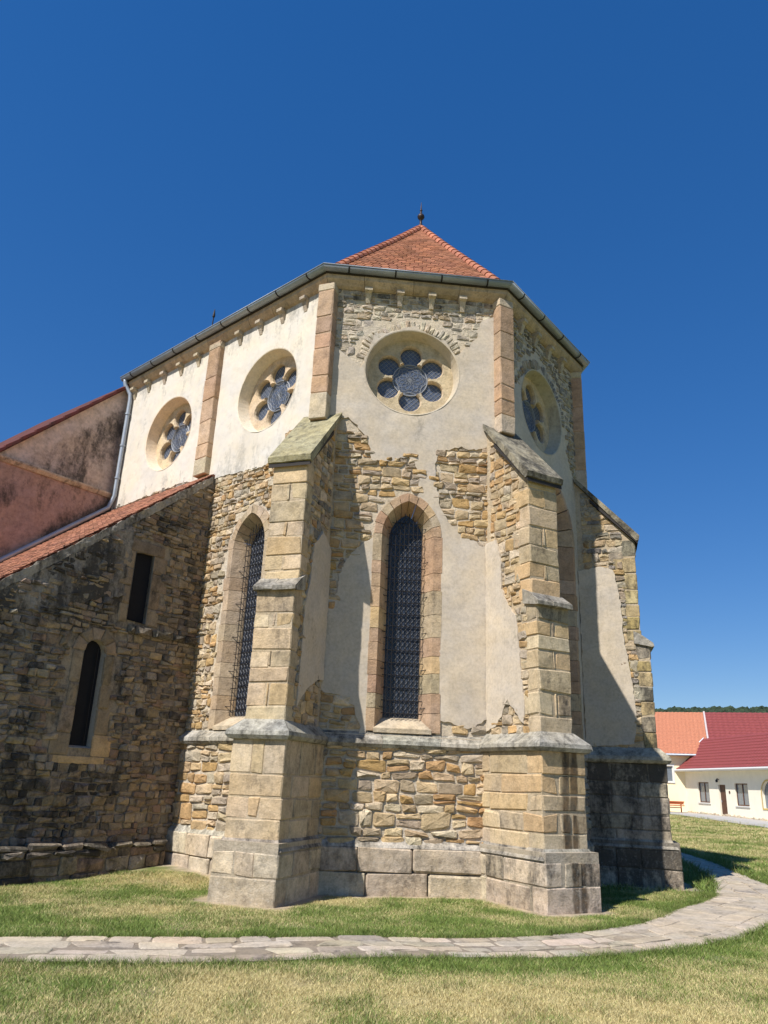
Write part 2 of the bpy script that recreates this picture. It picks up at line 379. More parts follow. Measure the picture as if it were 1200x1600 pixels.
# ------------------------------------------------------------------ plan of the church
AN = 0.819; S = 3.389; HA = AN/2
rot = lambda th: np.array([math.cos(th), math.sin(th)])
C1 = np.array([-S/2, 0.]); C2 = np.array([S/2, 0.]); SD = np.array([-math.cos(AN), math.sin(AN)])
C3 = C2+rot(AN)*S; C4 = C3+rot(2*AN)*S; C0 = C1+SD*7.07
nrm = lambda t: np.array([t[1], -t[0]])
F_SE = Fr(C1, (1, 0), (0, -1)); F_SW = Fr(C1, SD, nrm(-SD)); F_E = Fr(C2, rot(AN), nrm(rot(AN))); F_NE = Fr(C3, rot(2*AN), nrm(rot(2*AN)))
UW = 3.02; DW = np.array([-.679, -.734]); OW = C1+SD*UW; F_W = Fr(OW, DW, (.734, -.679)); F_T = Fr(C0, DW, (.734, -.679))
BUT = []
for C, th in ((C1, -HA), (C2, HA), (C3, 3*HA)):
    t = rot(th); BUT.append((C, nrm(t), t))
WALLS = [(C0, -SD), (C1, np.array([1., 0])), (C2, rot(AN)), (C3, rot(2*AN))]
def outline(hw, dep, off, start=None):
    """plan polyline round the buttresses from the chapel to the far side"""
    pts = [(C1+SD*(UW+.1) if start is None else start)+nrm(-SD)*off]; seg = ['SW']
    for i, (C, b_, t) in enumerate(BUT):
        for sgn, (Wp, Wd) in ((-1, WALLS[i]), (1, WALLS[i+1])):
            q = isect(Wp+nrm(Wd)*off, Wd, C+t*hw*sgn, b_)
            if sgn < 0: pts += [q, C-t*hw+b_*dep, C+t*hw+b_*dep]; seg += ['L%d' % i, 'F%d' % i, 'R%d' % i]
            else: pts.append(q); seg.append(['SE', 'E', 'NE'][i])
    pts.append(C4+nrm(WALLS[3][1])*off); return pts, seg

# ------------------------------------------------------------------ ground height
def gz(x, y):
    d = math.hypot(x-CAM[0], y-CAM[1]); t = min(1, max(0, (d-24)/40)); t = t*t*(3-2*t)
    k = .13*math.exp(-((x-OW[0]-.2)**2+(y-OW[1]+.3)**2)/1.6)
    e = .02*nz(x*.5, y*.5)+.05*nz(x*.06, y*.06, 3)*min(1, d/25)
    rise = .22*t*min(1, max(0, (x-6)/14))*min(1, max(0, (y-10)/25))
    return k+e+rise

# ------------------------------------------------------------------ the choir (polygonal apse)
TH = thing('church_choir', 'tall stone church choir with polygonal apse, patchy plaster and round six-lobed windows', 'church', (0, 3.5, 0))
ZT = 10.60                                              # underside of the cornice
circ = lambda uc, zc, r, n_=40: [(uc+r*math.cos(2*math.pi*i/n_), zc+r*math.sin(2*math.pi*i/n_)) for i in range(n_)]
CA, ZS, ZB = .22, 5.67, 2.36                            # lancet arch: centre offset, springing, bottom
def lan(w, f, side, ZS=ZS):    # point of the lancet curve offset w; f<0 straight part (metres below springing), 0..1 arch
    if f <= 0: return (side*w, ZS+f)
    ph = math.acos(CA/(w+CA))*f; return (side*((w+CA)*math.cos(ph)-CA), ZS+(w+CA)*math.sin(ph))
def lancet_poly(uc, w, zb, k=8, zs=ZS):
    return [(uc+w, zb)]+[(uc+x, z) for x, z in (lan(w, i/k, 1, zs) for i in range(k+1))]+[(uc+x, z) for x, z in (lan(w, i/k, -1, zs) for i in range(k-1, -1, -1))]+[(uc-w, zb)]
RZ, RR = 8.9, .9
UCS, UCW = 1.665, 1.68

WALLM = {}
def wall_part(key, fr, outer, holes, d, tint=MORT):
    V, F, t = sheet(fr, outer, holes, d, .25, .16, .01, tint=tint); WALLM[key] = obj('wall', V, F, M_MORT, TH, t)
ROSES = {'SE': (F_SE, [1.655]), 'SW': (F_SW, [1.62, 5.04]), 'E': (F_E, [1.62])}
wall_part('SE', F_SE, [(0, 2.1), (S, 2.1), (S, 10.7), (0, 10.7)], [circ(1.655, RZ, RR-.01), lancet_poly(UCS, .55, 2.3)], 0)
wall_part('SW', F_SW, [(0, 2.1), (7.2, 2.1), (7.2, 10.7), (0, 10.7)], [circ(1.62, RZ, RR-.01), circ(5.04, RZ, RR-.01), lancet_poly(UCW, .55, 2.3)], 0)
wall_part('E', F_E, [(0, 2.1), (S, 2.1), (S, 10.7), (0, 10.7)], [circ(1.62, RZ, RR-.01), lancet_poly(UCS, 1.2, 2.3, zs=6.3)], 0)
wall_part('NE', F_NE, [(0, -.3), (S, -.3), (S, 10.7), (0, 10.7)], [], 0)
# lower wall (below the string course), one thicker
for key, fr, L in (('SEl', F_SE, S), ('SWl', F_SW, 3.2), ('El', F_E, S)):
    V, F, t = sheet(fr, [(-.02, -.3), (L+.02, -.3), (L+.02, 2.3), (-.02, 2.3)], [], .055, .25, .16, .01, tint=MORT); WALLM[key] = obj('wall', V, F, M_MORT, TH, t)

# rubble below the course
big = dict(h=(.11, .26), wd=(.2, .5), proud=(.02, .055), gap=.013)
rubble(TH, WALLM['SEl'], F_SE, (.35, 3.05, .66, 2.14), .055, OCH, seed=1, **big)
rubble(TH, WALLM['SWl'], F_SW, (.4, 3.05, .66, 2.14), .055, TAN, seed=2, **big)
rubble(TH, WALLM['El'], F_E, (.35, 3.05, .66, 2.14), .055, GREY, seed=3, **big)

# plaster outlines
patchA = [(-.2, 7.95), (.26, 7.87), (.52, 7.83), (.7, 7.67), (.89, 7.41), (.96, 7.04), (1.19, 7.03), (1.66, 7.16), (1.8, 6.92), (1.86, 6.5), (1.68, 6.2), (1.34, 6.1), (1.13, 5.62), (.87, 5.46), (.66, 5.22), (.55, 5.05), (.45, 4.5), (-.2, 4.3)]
patchB = [(2.13, 6.94), (2.16, 7.2), (2.36, 7.37), (2.6, 7.42), (2.89, 7.38), (3.1, 7.47), (3.5, 7.5), (3.5, 5.5), (3.09, 5.52), (2.83, 5.62), (2.61, 5.8), (2.37, 5.98), (2.2, 6.27)]
botL = [(-.2, 3.0), (.29, 2.96), (.63, 2.87), (.9, 2.71), (.98, 2.37), (.98, 2.1), (-.2, 2.1)]
botR = [(2.2, 2.1), (2.29, 2.56), (2.52, 2.5), (2.84, 2.46), (2.95, 2.55), (3.08, 2.62), (3.5, 2.7), (3.5, 2.1)]
band = [(-.2, 9.32), (.23, 9.27), (.38, 9.14), (.51, 8.98), (.7, 8.92), (.9, 9.6), (1.65, 9.9), (2.3, 9.6), (2.49, 9.32), (2.68, 9.52), (2.9, 9.75), (2.96, 10.12), (3.17, 10.25), (3.6, 10.3), (3.6, 10.9), (-.2, 10.9)]
def tSE(u, z):
    k = 1+.06*nz(u*1.1, z*.9, 1)+.10*max(0, min(1, 3*(nz(u*1.6+4, z*1.3, 12)-.22))); k *= 1+.12*(abs(u-1.35-.3*nz(z*5, u*3))+abs(z-7.75)*1.6 < .3)-.08*(abs(u-2.6)+abs(z-3.0) < .35); c = [x*k for x in P_SE[:3]]
    return [*c, .10+.2*nz(u*1.3, z*.7, 5)+.16*max(0, 1-(z-2.3)/.6)+.12*max(0, (z-9.6))]
SE_out = [(-.05, 2.2), (S+.05, 2.2), (S+.05, 10.68), (-.05, 10.68)]
V, F, t = sheet(F_SE, SE_out, [circ(1.655, RZ, RR), lancet_poly(UCS, .585, 2.2), patchA, patchB, botL, botR, band], .03, .045, .11, .008, .045, (2, 3, 4, 5, 6), tSE)
obj('plaster', V, F, M_PLAS, WALLM['SE'], t, smooth=False)
hSE = [circ(1.655, RZ, RR+.03), lancet_poly(UCS, .6, 2.2)]
kSE = lambda u, z: any(inside([(u, z)], p)[0] for p in (patchA, patchB, botL, botR))
grow = lambda p, k: [tuple(np.mean(p, 0)+(np.array(q)-np.mean(p, 0))*k) for q in p]
rubble(TH, WALLM['SE'], F_SE, (.05, S-.05, 2.36, 7.6), .0, OCH+TAN, h=(.07, .18), wd=(.14, .40), gap=.010, proud=(.012, .05), holes=hSE, seed=5,
       keep=lambda u, z: any(inside([(u, z)], grow(p, 1.1))[0] for p in (patchA, patchB, botL, botR)))
rubble(TH, WALLM['SE'], F_SE, (.15, S-.15, 8.9, 10.6), .0, BAND, h=(.07, .16), wd=(.14, .34), proud=(.004, .028), gap=.01, holes=[circ(1.655, RZ, RR+.24)], seed=6,
       keep=lambda u, z: inside([(u, z)], grow(band, 1.03))[0], dirt_shade=lambda u, z: .25*max(0, (z-9.9)/.7))
def arch_rubble(fr, par, uc, a0, a1, k, r0, r1, pal, d0=.0):
    for i in range(k):
        t0 = R(a0+(a1-a0)*i/k)+.012; t1 = R(a0+(a1-a0)*(i+1)/k)-.012; ro = r1+U(-.06, .05); ri = r0+U(0, .02)
        q = [(uc+r*math.cos(t_), RZ+r*math.sin(t_)) for r, t_ in ((ri, t0), (ro, t0), (ro, t1), (ri, t1))]
        V, F = rstone(fr, q, d0, U(.012, .035), .008); piece(TH, par, 'arch_stone', V, F, M_STONE, jit(RND.choice(pal)))
arch_rubble(F_SE, WALLM['SE'], 1.655, 8, 168, 30, .915, 1.11, BAND)

# white plaster of the long side wall
swb = [(3.5, 7.30), (3.02, 7.32), (2.54, 7.29), (2.13, 7.27), (1.73, 7.2), (1.27, 7.24), (1.02, 7.46), (.6, 7.7), (-.05, 7.95), (-.05, 10.68), (7.2, 10.68), (7.2, 7.45), (4.2, 7.5), (3.75, 7.42)]
def tSW(u, z):
    k = 1+.05*nz(u*1.2, z, 2); c = np.array(P_WH[:3])*k
    gy = min(1, max(0, (.95-abs(u-2.2)*1.1-abs(z-7.75)*1.6)))*.45                      # old repair
    c = c*(1-gy)+np.array((.47, .42, .34))*gy
    return [*c, .2+.22*nz(u*1.5, z*.6, 7)+.25*max(0, (z-9.8)/.7)+.18*max(0, 1-(z-7.3)/.7)]
V, F, t = sheet(F_SW, swb, [circ(1.62, RZ, RR), circ(5.04, RZ, RR)], .03, .045, .12, .008, .03, (), tSW)
obj('plaster', V, F, M_PLAW, WALLM['SW'], t)
rubble(TH, WALLM['SW'], F_SW, (.1, 3.05, 2.36, 7.75), .0, TAN, h=(.05, .14), wd=(.10, .30), gap=.009, proud=(.012, .05), holes=[lancet_poly(UCW, .6, 2.2)], covers=[swb], seed=8)
rubble(TH, WALLM['SW'], F_SW, (3.2, 7.0, 7.2, 7.6), .0, GREY, h=(.08, .13), wd=(.15, .3), covers=[swb], seed=9)

# shaded face
bandE = [(-.2, 9.0), (.5, 9.05), (.7, 9.3), (1.6, 9.9), (2.5, 9.4), (2.62, 8.6), (2.8, 8.2), (3.05, 7.9), (3.6, 7.8), (3.6, 10.9), (-.2, 10.9)]
V, F, t = sheet(F_E, [(-.05, 2.2), (S+.05, 2.2), (S+.05, 10.68), (-.05, 10.68)], [circ(1.62, RZ, RR), lancet_poly(UCS, 1.24, 2.2, zs=6.3), bandE], .03, .045, .13, .012, .035, (2,), tSE)
obj('plaster', V, F, M_PLAS, WALLM['E'], t)
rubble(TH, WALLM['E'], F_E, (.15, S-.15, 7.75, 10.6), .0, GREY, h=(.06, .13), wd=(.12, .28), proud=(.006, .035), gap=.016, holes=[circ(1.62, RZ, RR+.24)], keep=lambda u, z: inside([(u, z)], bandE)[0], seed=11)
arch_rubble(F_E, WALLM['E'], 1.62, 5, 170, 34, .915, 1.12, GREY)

# ---- buttresses
STG = [(-.3, .68, .50, 1.45), (.68, 2.14, .42, 1.32), (2.3, 4.36, .325, 1.20), (4.36, 6.5, .31, 1.05)]
def ashlar_path(parent, path, spec, zs, pal, thick=.3, q=(.34, .55), lens=(.38, .72), dirt_shade=None, name='ashlar_block', mat=None, ch=.013):
    """cut blocks along a plan polyline; spec per segment: 'a' full courses, 'q' corner blocks only, '' none"""
    P = [np.array(p, float) for p in path]; ns = len(P)-1
    T = [(P[i+1]-P[i])/np.linalg.norm(P[i+1]-P[i]) for i in range(ns)]
    convex = [False]+[(T[i-1][0]*T[i][1]-T[i-1][1]*T[i][0]) > .05 for i in range(1, ns)]+[False]
    for ci, (z0, z1) in enumerate(zip(zs, zs[1:])):
        for i in range(ns):
            if not spec[i]: continue
            L = np.linalg.norm(P[i+1]-P[i]); odd = (ci+i) % 2; th = thick*U(.85, 1.1)
            s0 = 0. if not convex[i] or odd else thick+.004
            s1 = L if not convex[i+1] or odd else L-thick-.004
            if not convex[i]: s0 -= .1
            if not convex[i+1]: s1 += .1
            runs = []
            if spec[i] == 'q':
                if not odd: continue
                if convex[i]: runs.append((0., U(*q)))
                if convex[i+1]: runs.append((L-U(*q), L))
            else:
                c = [s0]
                while s1-c[-1] > lens[1]*1.35: c.append(c[-1]+U(*lens))
                c.append(s1); runs = list(zip(c, c[1:]))
            for a_, b_ in runs:
                jo = U(-.008, .004)
                V, F = cbox(P[i], T[i], -nrm(T[i]), (a_+.006, jo, z0+.006), (b_-.006, th, z1-.006), ch)
                t = jit(RND.choice(pal), .13)
                if dirt_shade: t[3] = min(1, max(0, t[3]+dirt_shade(P[i]+T[i]*(a_+b_)/2, (z0+z1)/2)))
                piece(TH, parent, name, V, F, mat or M_ASH, t)
def zsplit(z0, z1, h):
    z = [z0]
    while z1-z[-1] > h[1]*1.3: z.append(z[-1]+U(*h))
    return z+[z1]
BUTP = []
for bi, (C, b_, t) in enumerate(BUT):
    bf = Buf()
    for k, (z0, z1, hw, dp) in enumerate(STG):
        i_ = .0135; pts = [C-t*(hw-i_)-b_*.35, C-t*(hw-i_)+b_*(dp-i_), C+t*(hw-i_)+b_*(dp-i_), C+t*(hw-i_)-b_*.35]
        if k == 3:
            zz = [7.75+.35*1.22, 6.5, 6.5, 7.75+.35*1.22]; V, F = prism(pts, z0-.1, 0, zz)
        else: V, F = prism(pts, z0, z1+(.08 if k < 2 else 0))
        bf.add(V, F, ((.43, .37, .28, .3) if k == 0 else (.49, .40, .275, .15)) if bi < 2 or k > 1 else (.26, .23, .18, .45))  # third buttress: lower core darkened to follow its painted shade
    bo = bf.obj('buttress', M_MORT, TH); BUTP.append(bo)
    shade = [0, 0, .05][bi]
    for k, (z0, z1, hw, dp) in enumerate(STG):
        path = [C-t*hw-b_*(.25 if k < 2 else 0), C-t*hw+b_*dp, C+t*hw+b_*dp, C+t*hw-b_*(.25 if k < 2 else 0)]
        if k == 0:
            ashlar_path(bo, path, 'aaa', [-.3, .32, .64], PLI, .34, dirt_shade=lambda p, z: (.17 if z > .3 else 0)-(.2 if bi == 0 else 0)+(.36 if bi == 2 else .05), lens=(.42, .8), mat=M_LICHS if bi == 1 else M_LICH)  # third buttress: plinth grime raised to carry its shade as colour too
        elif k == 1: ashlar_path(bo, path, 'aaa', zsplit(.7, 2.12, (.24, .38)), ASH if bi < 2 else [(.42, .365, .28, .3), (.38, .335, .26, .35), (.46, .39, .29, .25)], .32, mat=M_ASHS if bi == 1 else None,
                                 dirt_shade=lambda p, z: (.15+.4*max(0, (z-1.5)/.6) if bi == 2 else .05))  # third buttress: grey blocks, with its shade painted in on top of grime
        else: ashlar_path(bo, path, 'qaq', zsplit(z0+.06, z1-(.02 if k == 2 else 0), (.2, .36)), ASH if bi < 2 else [(.46, .36, .16, .2), (.43, .345, .19, .25), (.40, .35, .26, .3), (.47, .37, .2, .2)], .3, (.36, .56), dirt_shade=lambda p, z: .06+(.2 if bi == 2 else 0))
    # flanks above the course
    for sgn, nm in ((-1, 'L'), (1, 'R')):
        hw = .325; fr = Fr(C+t*hw*sgn, b_, t*sgn); fr1 = Fr(C+t*.31*sgn, b_, t*sgn)
        top = (1.22, 1., 7.72)   # u*1.22+z<=7.72
        qz = .86
        if bi == 1 and nm == 'L':
            pl = [(-.1, 5.6), (.18, 5.59), (.31, 5.27), (.34, 4.93), (.34, 4.71), (.5, 4.41), (.71, 4.17), (.76, 3.8), (.8, 3.3), (.88, 2.8), (.84, 2.5), (.6, 2.75), (.46, 2.9), (.3, 2.65), (.13, 2.5), (-.1, 2.43)]
        elif bi == 0 and nm == 'R':
            pl = [(-.1, 5.3), (.3, 5.5), (.62, 5.2), (.7, 4.6), (.84, 4.1), (.86, 2.6), (.55, 2.9), (.1, 3.1), (-.1, 3.1)]
        elif bi == 2 and nm == 'L':
            pl = [(-.1, 5.85), (.37, 5.94), (.6, 5.85), (.7, 5.2), (.72, 4.4), (.82, 3.6), (.86, 2.95), (.78, 2.45), (-.1, 2.38)]
        else: pl = [(-.1, 6.2), (.5, 6.1), (.8, 5.4), (.85, 3), (-.1, 2.6)]
        V, F, tt = sheet(fr, pl, [], .02, .04, .1, .01, .03, (), tSE); obj('plaster', V, F, M_PLAS, bo, tt)
        pal = TAN if bi != 2 else TAN+GREY
        if bi == 0 and nm == 'R': pal = OCH+GREY
        rubble(TH, bo, fr, (.0, qz+.1, 2.36, 4.34), -.012, pal, h=(.09, .19), wd=(.14, .34), covers=[pl], proud=(.012, .035), seed=20+bi)
        rubble(TH, bo, fr1, (.0, qz-.05, 4.38, 7.6), -.012, pal, h=(.09, .19), wd=(.14, .34), covers=[pl], clips=[top], proud=(.012, .035), seed=30+bi)
    # sloping cap slab, offset slab
    sl = Buf(); hwc = .385; lip = 1.13
    for w0, w1, sh in ((-hwc, hwc, 0),):
        pr = [(-.1, 7.92), (lip+.02, 6.57), (lip, 6.48), (lip-.06, 6.46), (-.1, 7.82)]
        for s_, e_ in ((0, 1),):
            q = pr; n_ = len(q); ks = 6; V = []
            for j in range(ks+1):
                ww = w0+(w1-w0)*j/ks
                for (u_, z_) in q: p_ = C+t*ww+b_*(u_+.012*nz(ww*7, u_*5, bi)); V.append((p_[0], p_[1], z_+.012*nz(ww*6, u_*6, bi+3)))
            F = [(j*n_+i, j*n_+(i+1) % n_, (j+1)*n_+(i+1) % n_, (j+1)*n_+i) for j in range(ks) for i in range(n_)]+[tuple(range(n_))[::-1], tuple(range(ks*n_, ks*n_+n_))]
            piece(TH, bo, 'cap_slab', V, F, M_LICH, (.33, .30, .18, .34) if bi == 0 else (.29, .26, .185, .45))
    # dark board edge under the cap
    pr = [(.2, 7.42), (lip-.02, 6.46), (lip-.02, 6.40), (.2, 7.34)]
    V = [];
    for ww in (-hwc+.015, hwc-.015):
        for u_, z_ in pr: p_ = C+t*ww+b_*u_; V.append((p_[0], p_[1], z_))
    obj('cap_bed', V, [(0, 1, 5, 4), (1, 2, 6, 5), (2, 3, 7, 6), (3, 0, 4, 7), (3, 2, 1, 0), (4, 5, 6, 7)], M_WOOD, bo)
    pr = [(.9, 4.60), (1.06, 4.52), (1.27, 4.36), (1.27, 4.30), (1.22, 4.29), (.9, 4.36)]
    for w0, w1 in ((-.36, U(-.05, .1)), (None, .36)):
        if w0 is None: w0 = wl
        wl = w1; V = []
        for ww in (w0+.003, w1-.003):
            for u_, z_ in pr: p_ = C+t*ww+b_*(u_+U(-.01, .01)); V.append((p_[0], p_[1], z_+U(-.008, .008)))
        n_ = 6; F = [(i, (i+1) % n_, n_+(i+1) % n_, n_+i) for i in range(n_)]+[tuple(range(n_))[::-1], tuple(range(n_, 2*n_))]
        piece(TH, bo, 'offset_slab', V, F, M_LICH, (.37, .34, .28, .45))

# ---- plinth and string course
path, seg = outline(.50, 1.45, .16)
for i, k in enumerate(seg):
    if k in ('SW', 'SE', 'E'):
        P2 = [path[i], path[i+1]]
        par = WALLM[k+'l']
        ashlar_path(par, P2, 'a', [-.3, .31, .66], PLI, .3, lens=(.5, .95), mat=M_LICH, dirt_shade=lambda p, z: .08 if z > .3 else -.05, name='plinth_block')
# weathered top of the plinth
path, seg = outline(.44, 1.34, .07)
pt = Buf()
for V, F in sweep(path, [(-.02, .8), (.0, .755), (.055, .69), (.075, .655), (-.02, .65)], None, 0., 0.): pt.add(V, F, jit((.44, .4, .32, .45)))
pt.obj('plinth_weathering', M_LICH, TH)
path, seg = outline(.42, 1.32, .06)
cb_ = Buf()
for V, F in sweep(path, [(-.16, 2.36), (.02, 2.2), (.02, 2.13), (-.16, 2.12)], None, 0., 0.): cb_.add(V, F, MORT)
cb = cb_.obj('string_course', M_MORT, TH)
for V, F in sweep(path, [(-.16, 2.40), (-.1, 2.385), (.075, 2.22), (.085, 2.16), (.05, 2.11), (-.05, 2.09), (-.16, 2.09)], (.65, 1.15), .003, .007):
    V = np.array(V); V[:, 2] += [U(-.006, .006) for _ in V]
    piece(TH, cb, 'course_stone', V, F, M_LICH, jit((.41, .385, .32, .38), .12))

# ---- pilaster strips
def pilaster(C, b_, t, hw, dp, z0):
    core = obj('pilaster', *box3(C, t, b_, (-hw+.012, -.2, z0), (hw-.012, dp-.012, ZT)), M_MORT, TH, (.46, .33, .225, .1))
    zs = zsplit(z0, ZT-.16, (.28, .62))+[ZT]
    for a_, c_ in zip(zs, zs[1:]):
        V, F = cbox(C, t, b_, (-hw, -.15, a_+.003), (hw, dp+U(-.004, .004), c_-.003), .012, .003)
        piece(TH, core, 'pilaster_block', V, F, M_ASH, jit(RND.choice(PIL) if c_ < ZT-.01 and a_ > z0+.01 else (.5, .42, .3, .15)))
for (C, b_, t) in BUT: pilaster(C, b_, t, .165, .17, 7.72)
pilaster(C1+SD*3.42, nrm(-SD), -SD, .2, .17, 7.45)

# ---- cornice, corbels, eaves, gutter
EP = [C0+SD*.05, C1, C2, C3, C4]
cb_ = Buf()
for V, F in sweep(EP, [(-.1, 10.62), (.05, 10.64), (.12, 10.7), (.12, 10.79), (-.1, 10.79)], None, 0., 0.): cb_.add(V, F, MORT)
cn = cb_.obj('cornice', M_MORT, TH)
for V, F in sweep(EP, [(-.1, 10.59), (.03, 10.59), (.09, 10.625), (.15, 10.69), (.175, 10.72), (.175, 10.81), (-.1, 10.81)], (.6, .95), .004, .003):
    piece(TH, cn, 'cornice_stone', V, F, M_ASH, jit((.47, .37, .26, .2), .12))
def corbel(fr, u):
    hw = .075; V = []
    for d, z, k in ((.165, 10.60, 1.), (.165, 10.535, 1.), (.105, 10.505, .8), (.06, 10.37, .62), (.04, 10.31, .55)):
        for s_ in (-1, 1): V += [fr.p(u+s_*hw*k, z, d), fr.p(u+s_*hw*k, z, -.05)]
    F = [(1, 0, 2, 3)]
    for i in range(4):
        a_ = i*4; F += [(a_, a_+4, a_+6, a_+2), (a_, a_+1, a_+5, a_+4), (a_+2, a_+6, a_+7, a_+3)]
    F.append((16, 17, 19, 18)); piece(TH, cn, 'corbel', V, F, M_ASH, jit((.47, .4, .3, .25), .1))
for u in (.75, 1.37, 1.99, 2.6): corbel(F_SE, u); corbel(F_E, u)
for u in (.62, 1.3, 1.98, 2.66): corbel(F_SW, u)
for u in (4.15, 4.83, 5.5, 6.17, 6.8): corbel(F_SW, u)
ZE = 10.812
eb = Buf()
for V, F in sweep(EP, [(-.1, ZE), (.195, ZE), (.205, 10.83), (.205, 10.93), (-.1, 10.93)], None, 0., 0.): eb.add(V, F)
eb.obj('eave_board', M_WOOD, TH)
GZc = 10.905; GD = .255
gp = [(GD+.085*math.cos(R(a_)), GZc+.085*math.sin(R(a_))) for a_ in range(0, -181, -20)]
gp2 = gp+[(GD+.078*math.cos(R(a_)), GZc+.002+.078*math.sin(R(a_))) for a_ in range(-180, 1, 20)]
gb = Buf()
for V, F in sweep(EP, gp2, None, 0., 0.): gb.add(V, F)
for V, F in sweep(EP, [(GD+.087+.012*math.cos(a_), GZc+.005+.012*math.sin(a_)) for a_ in np.linspace(0, 2*math.pi, 8)[:-1]], None, 0., 0.): gb.add(V, F)
GUT = gb.obj('gutter', M_GUT, TH, smooth=True)
off = mitre(EP, GD)
for i in range(len(EP)-1):
    L = np.linalg.norm(off[i+1]-off[i]); k = max(2, int(L/.82)); T_ = (off[i+1]-off[i])/L
    for j in range(k):
        c = off[i]+T_*L*(j+.5)/k; V = []
        for s_ in (-.014, .014):
            for a_ in range(10, -191, -25):
                for r_ in (.084, .094):
                    q = c+T_*s_+nrm(T_)*r_*math.cos(R(a_)); V.append((q[0], q[1], GZc+r_*math.sin(R(a_))))
        n_ = 18; F = []
        for a_ in range(0, n_-2, 2): F += [(a_+1, a_+3, n_+a_+3, n_+a_+1), (a_, a_+2, a_+3, a_+1), (n_+a_, n_+a_+1, n_+a_+3, n_+a_+2)]
        obj('gutter_bracket', V, F, M_IRON, GUT)
# downpipe: off the gutter, down the corner, then down along the chapel roof
q0 = off[0]+(-SD)*.12; pc = F_SW.o+SD*6.88+F_SW.n*.11
pp = [(q0[0], q0[1], 10.88), (q0[0], q0[1], 10.78)]+[(*(q0+(pc-q0)*f), 10.72-.3*f) for f in (.1, .5, .9)]+[(*pc, 10.3), (*pc, 7.75)]
for f in np.linspace(.04, 1, 8): q = F_T.o+F_T.du*(f*5.0)+F_T.n*.13; pp.append((q[0], q[1], 7.56-.823*f*5.0+.04))
DP = obj('downpipe', *tube(pp, .052, 12), M_GUT, TH, smooth=True)
for z in (8.2, 9.05, 9.9): obj('pipe_clip', *tube([(*pc, z-.02), (*pc, z+.02)], .067, 12), M_GUT, DP)

# ---- roof
APX = np.array([.47, 3.33, 15.02]); RE = mitre(EP, .13); ZR = 10.86
wdir = SD
RIDGE_END = np.array([*(APX[:2]+wdir*9.5), 15.02])
roofb = Buf(); tiles = Buf()
def sag(v): return .40*v*(1-v)**4-.10*v*(1-v)
def roof_face(e0, e1, a0, a1, tile=True):
    e0, e1, a0, a1 = [np.array(x, float) for x in (e0, e1, a0, a1)]
    def pt(s, v, lift=0.):
        e = e0+(e1-e0)*s; a_ = a0+(a1-a0)*s; p = e+(a_-e)*v; p[2] += sag(v)+lift; return p
    n_ = 14; V = [pt(s, i/n_) for i in range(n_+1) for s in (0, 1)]
    roofb.add(V, [(2*i, 2*i+1, 2*i+3, 2*i+2) for i in range(n_)], (.25, .09, .05, .2))
    if not tile: return
    L = np.linalg.norm((e0+e1)/2-(a0+a1)/2); rows = int(L/.135)
    for r in range(rows):
        v0 = r/rows; v1 = min(1, (r+1.35)/rows); w_ = np.linalg.norm(pt(1, v0)-pt(0, v0)); k = max(1, int(w_/.17)); o_ = .5*(r % 2)/k
        for j in range(k+1):
            s0 = max(0, j/k-o_)+.004; s1 = min(1, (j+1)/k-o_)-.004
            if s1-s0 < .02: continue
            l0 = .034+U(-.004, .006); tt = .014
            A_ = [pt(s0, v0, l0), pt(s1, v0, l0), pt(s1, v1, .006), pt(s0, v1, .006)]
            B_ = [q-np.array([0, 0, tt]) for q in A_[:2]]
            tiles.add(A_+B_, [(0, 1, 2, 3), (4, 5, 1, 0), (0, 3, 4), (1, 5, 2)], jit((.36, .155, .085, .18), .25))
E3 = [np.array([*q, ZR]) for q in RE]
roof_face(E3[0], E3[1], RIDGE_END, APX, False)
roof_face(E3[1], E3[2], APX, APX); roof_face(E3[2], E3[3], APX, APX); roof_face(E3[3], E3[4], APX, APX)
E5 = E3[4]+np.array([*(wdir*7.5), 0]); roof_face(E3[4], E5, APX, RIDGE_END, False)
RF = roofb.obj('roof', M_TILE, TH)
tiles.obj('roof_tiles', M_TILE, RF, kind='stuff')
def hip(e, a_, n_):
    e = np.array(e); a_ = np.array(a_)
    P = []
    for i in range(n_+1):
        v = i/n_; p = e+(a_-e)*v; p[2] += sag(v)+.02; P.append(p)
    for i in range(1 if e[2] < 12 else 0, n_):
        t_ = P[i+1]-P[i]; L = np.linalg.norm(t_); t_ /= L; s_ = np.cross(t_, (0, 0, 1.)); s_ /= np.linalg.norm(s_); u_ = np.cross(s_, t_); V = []
        for p, r_ in ((P[i]-t_*.03, .105), (P[i+1]+t_*.03, .078)):
            for k in range(7): an = math.pi*k/6; V.append(p+s_*math.cos(an)*r_+u_*(math.sin(an)*r_-.02))
        for k in range(7): an = math.pi*k/6; V.append(P[i]-t_*.03+s_*math.cos(an)*.085+u_*(math.sin(an)*.085-.02))
        F = [(k, k+1, 8+k, 7+k) for k in range(6)]+[(k, k+1, 15+k, 14+k) for k in range(6)]
        piece(TH, RF, 'hip_tile', V, F, M_TILE, jit((.40, .165, .10, .12), .2))
hip(E3[1], APX, 24); hip(E3[2], APX, 24); hip(E3[3], APX, 24); hip(RIDGE_END, APX, 36)
V, F = [], []
prof = [(.0, 14.9), (.09, 14.95), (.07, 15.08), (.035, 15.13), (.03, 15.26), (.045, 15.28), (.085, 15.33), (.095, 15.37), (.075, 15.42), (.03, 15.45), (.024, 15.55), (.038, 15.57), (.02, 15.60), (.012, 15.72), (.002, 15.84)]
for r_, z in prof:
    for k in range(10): V.append((APX[0]+r_*math.cos(k*math.pi/5), APX[1]+r_*math.sin(k*math.pi/5), z))
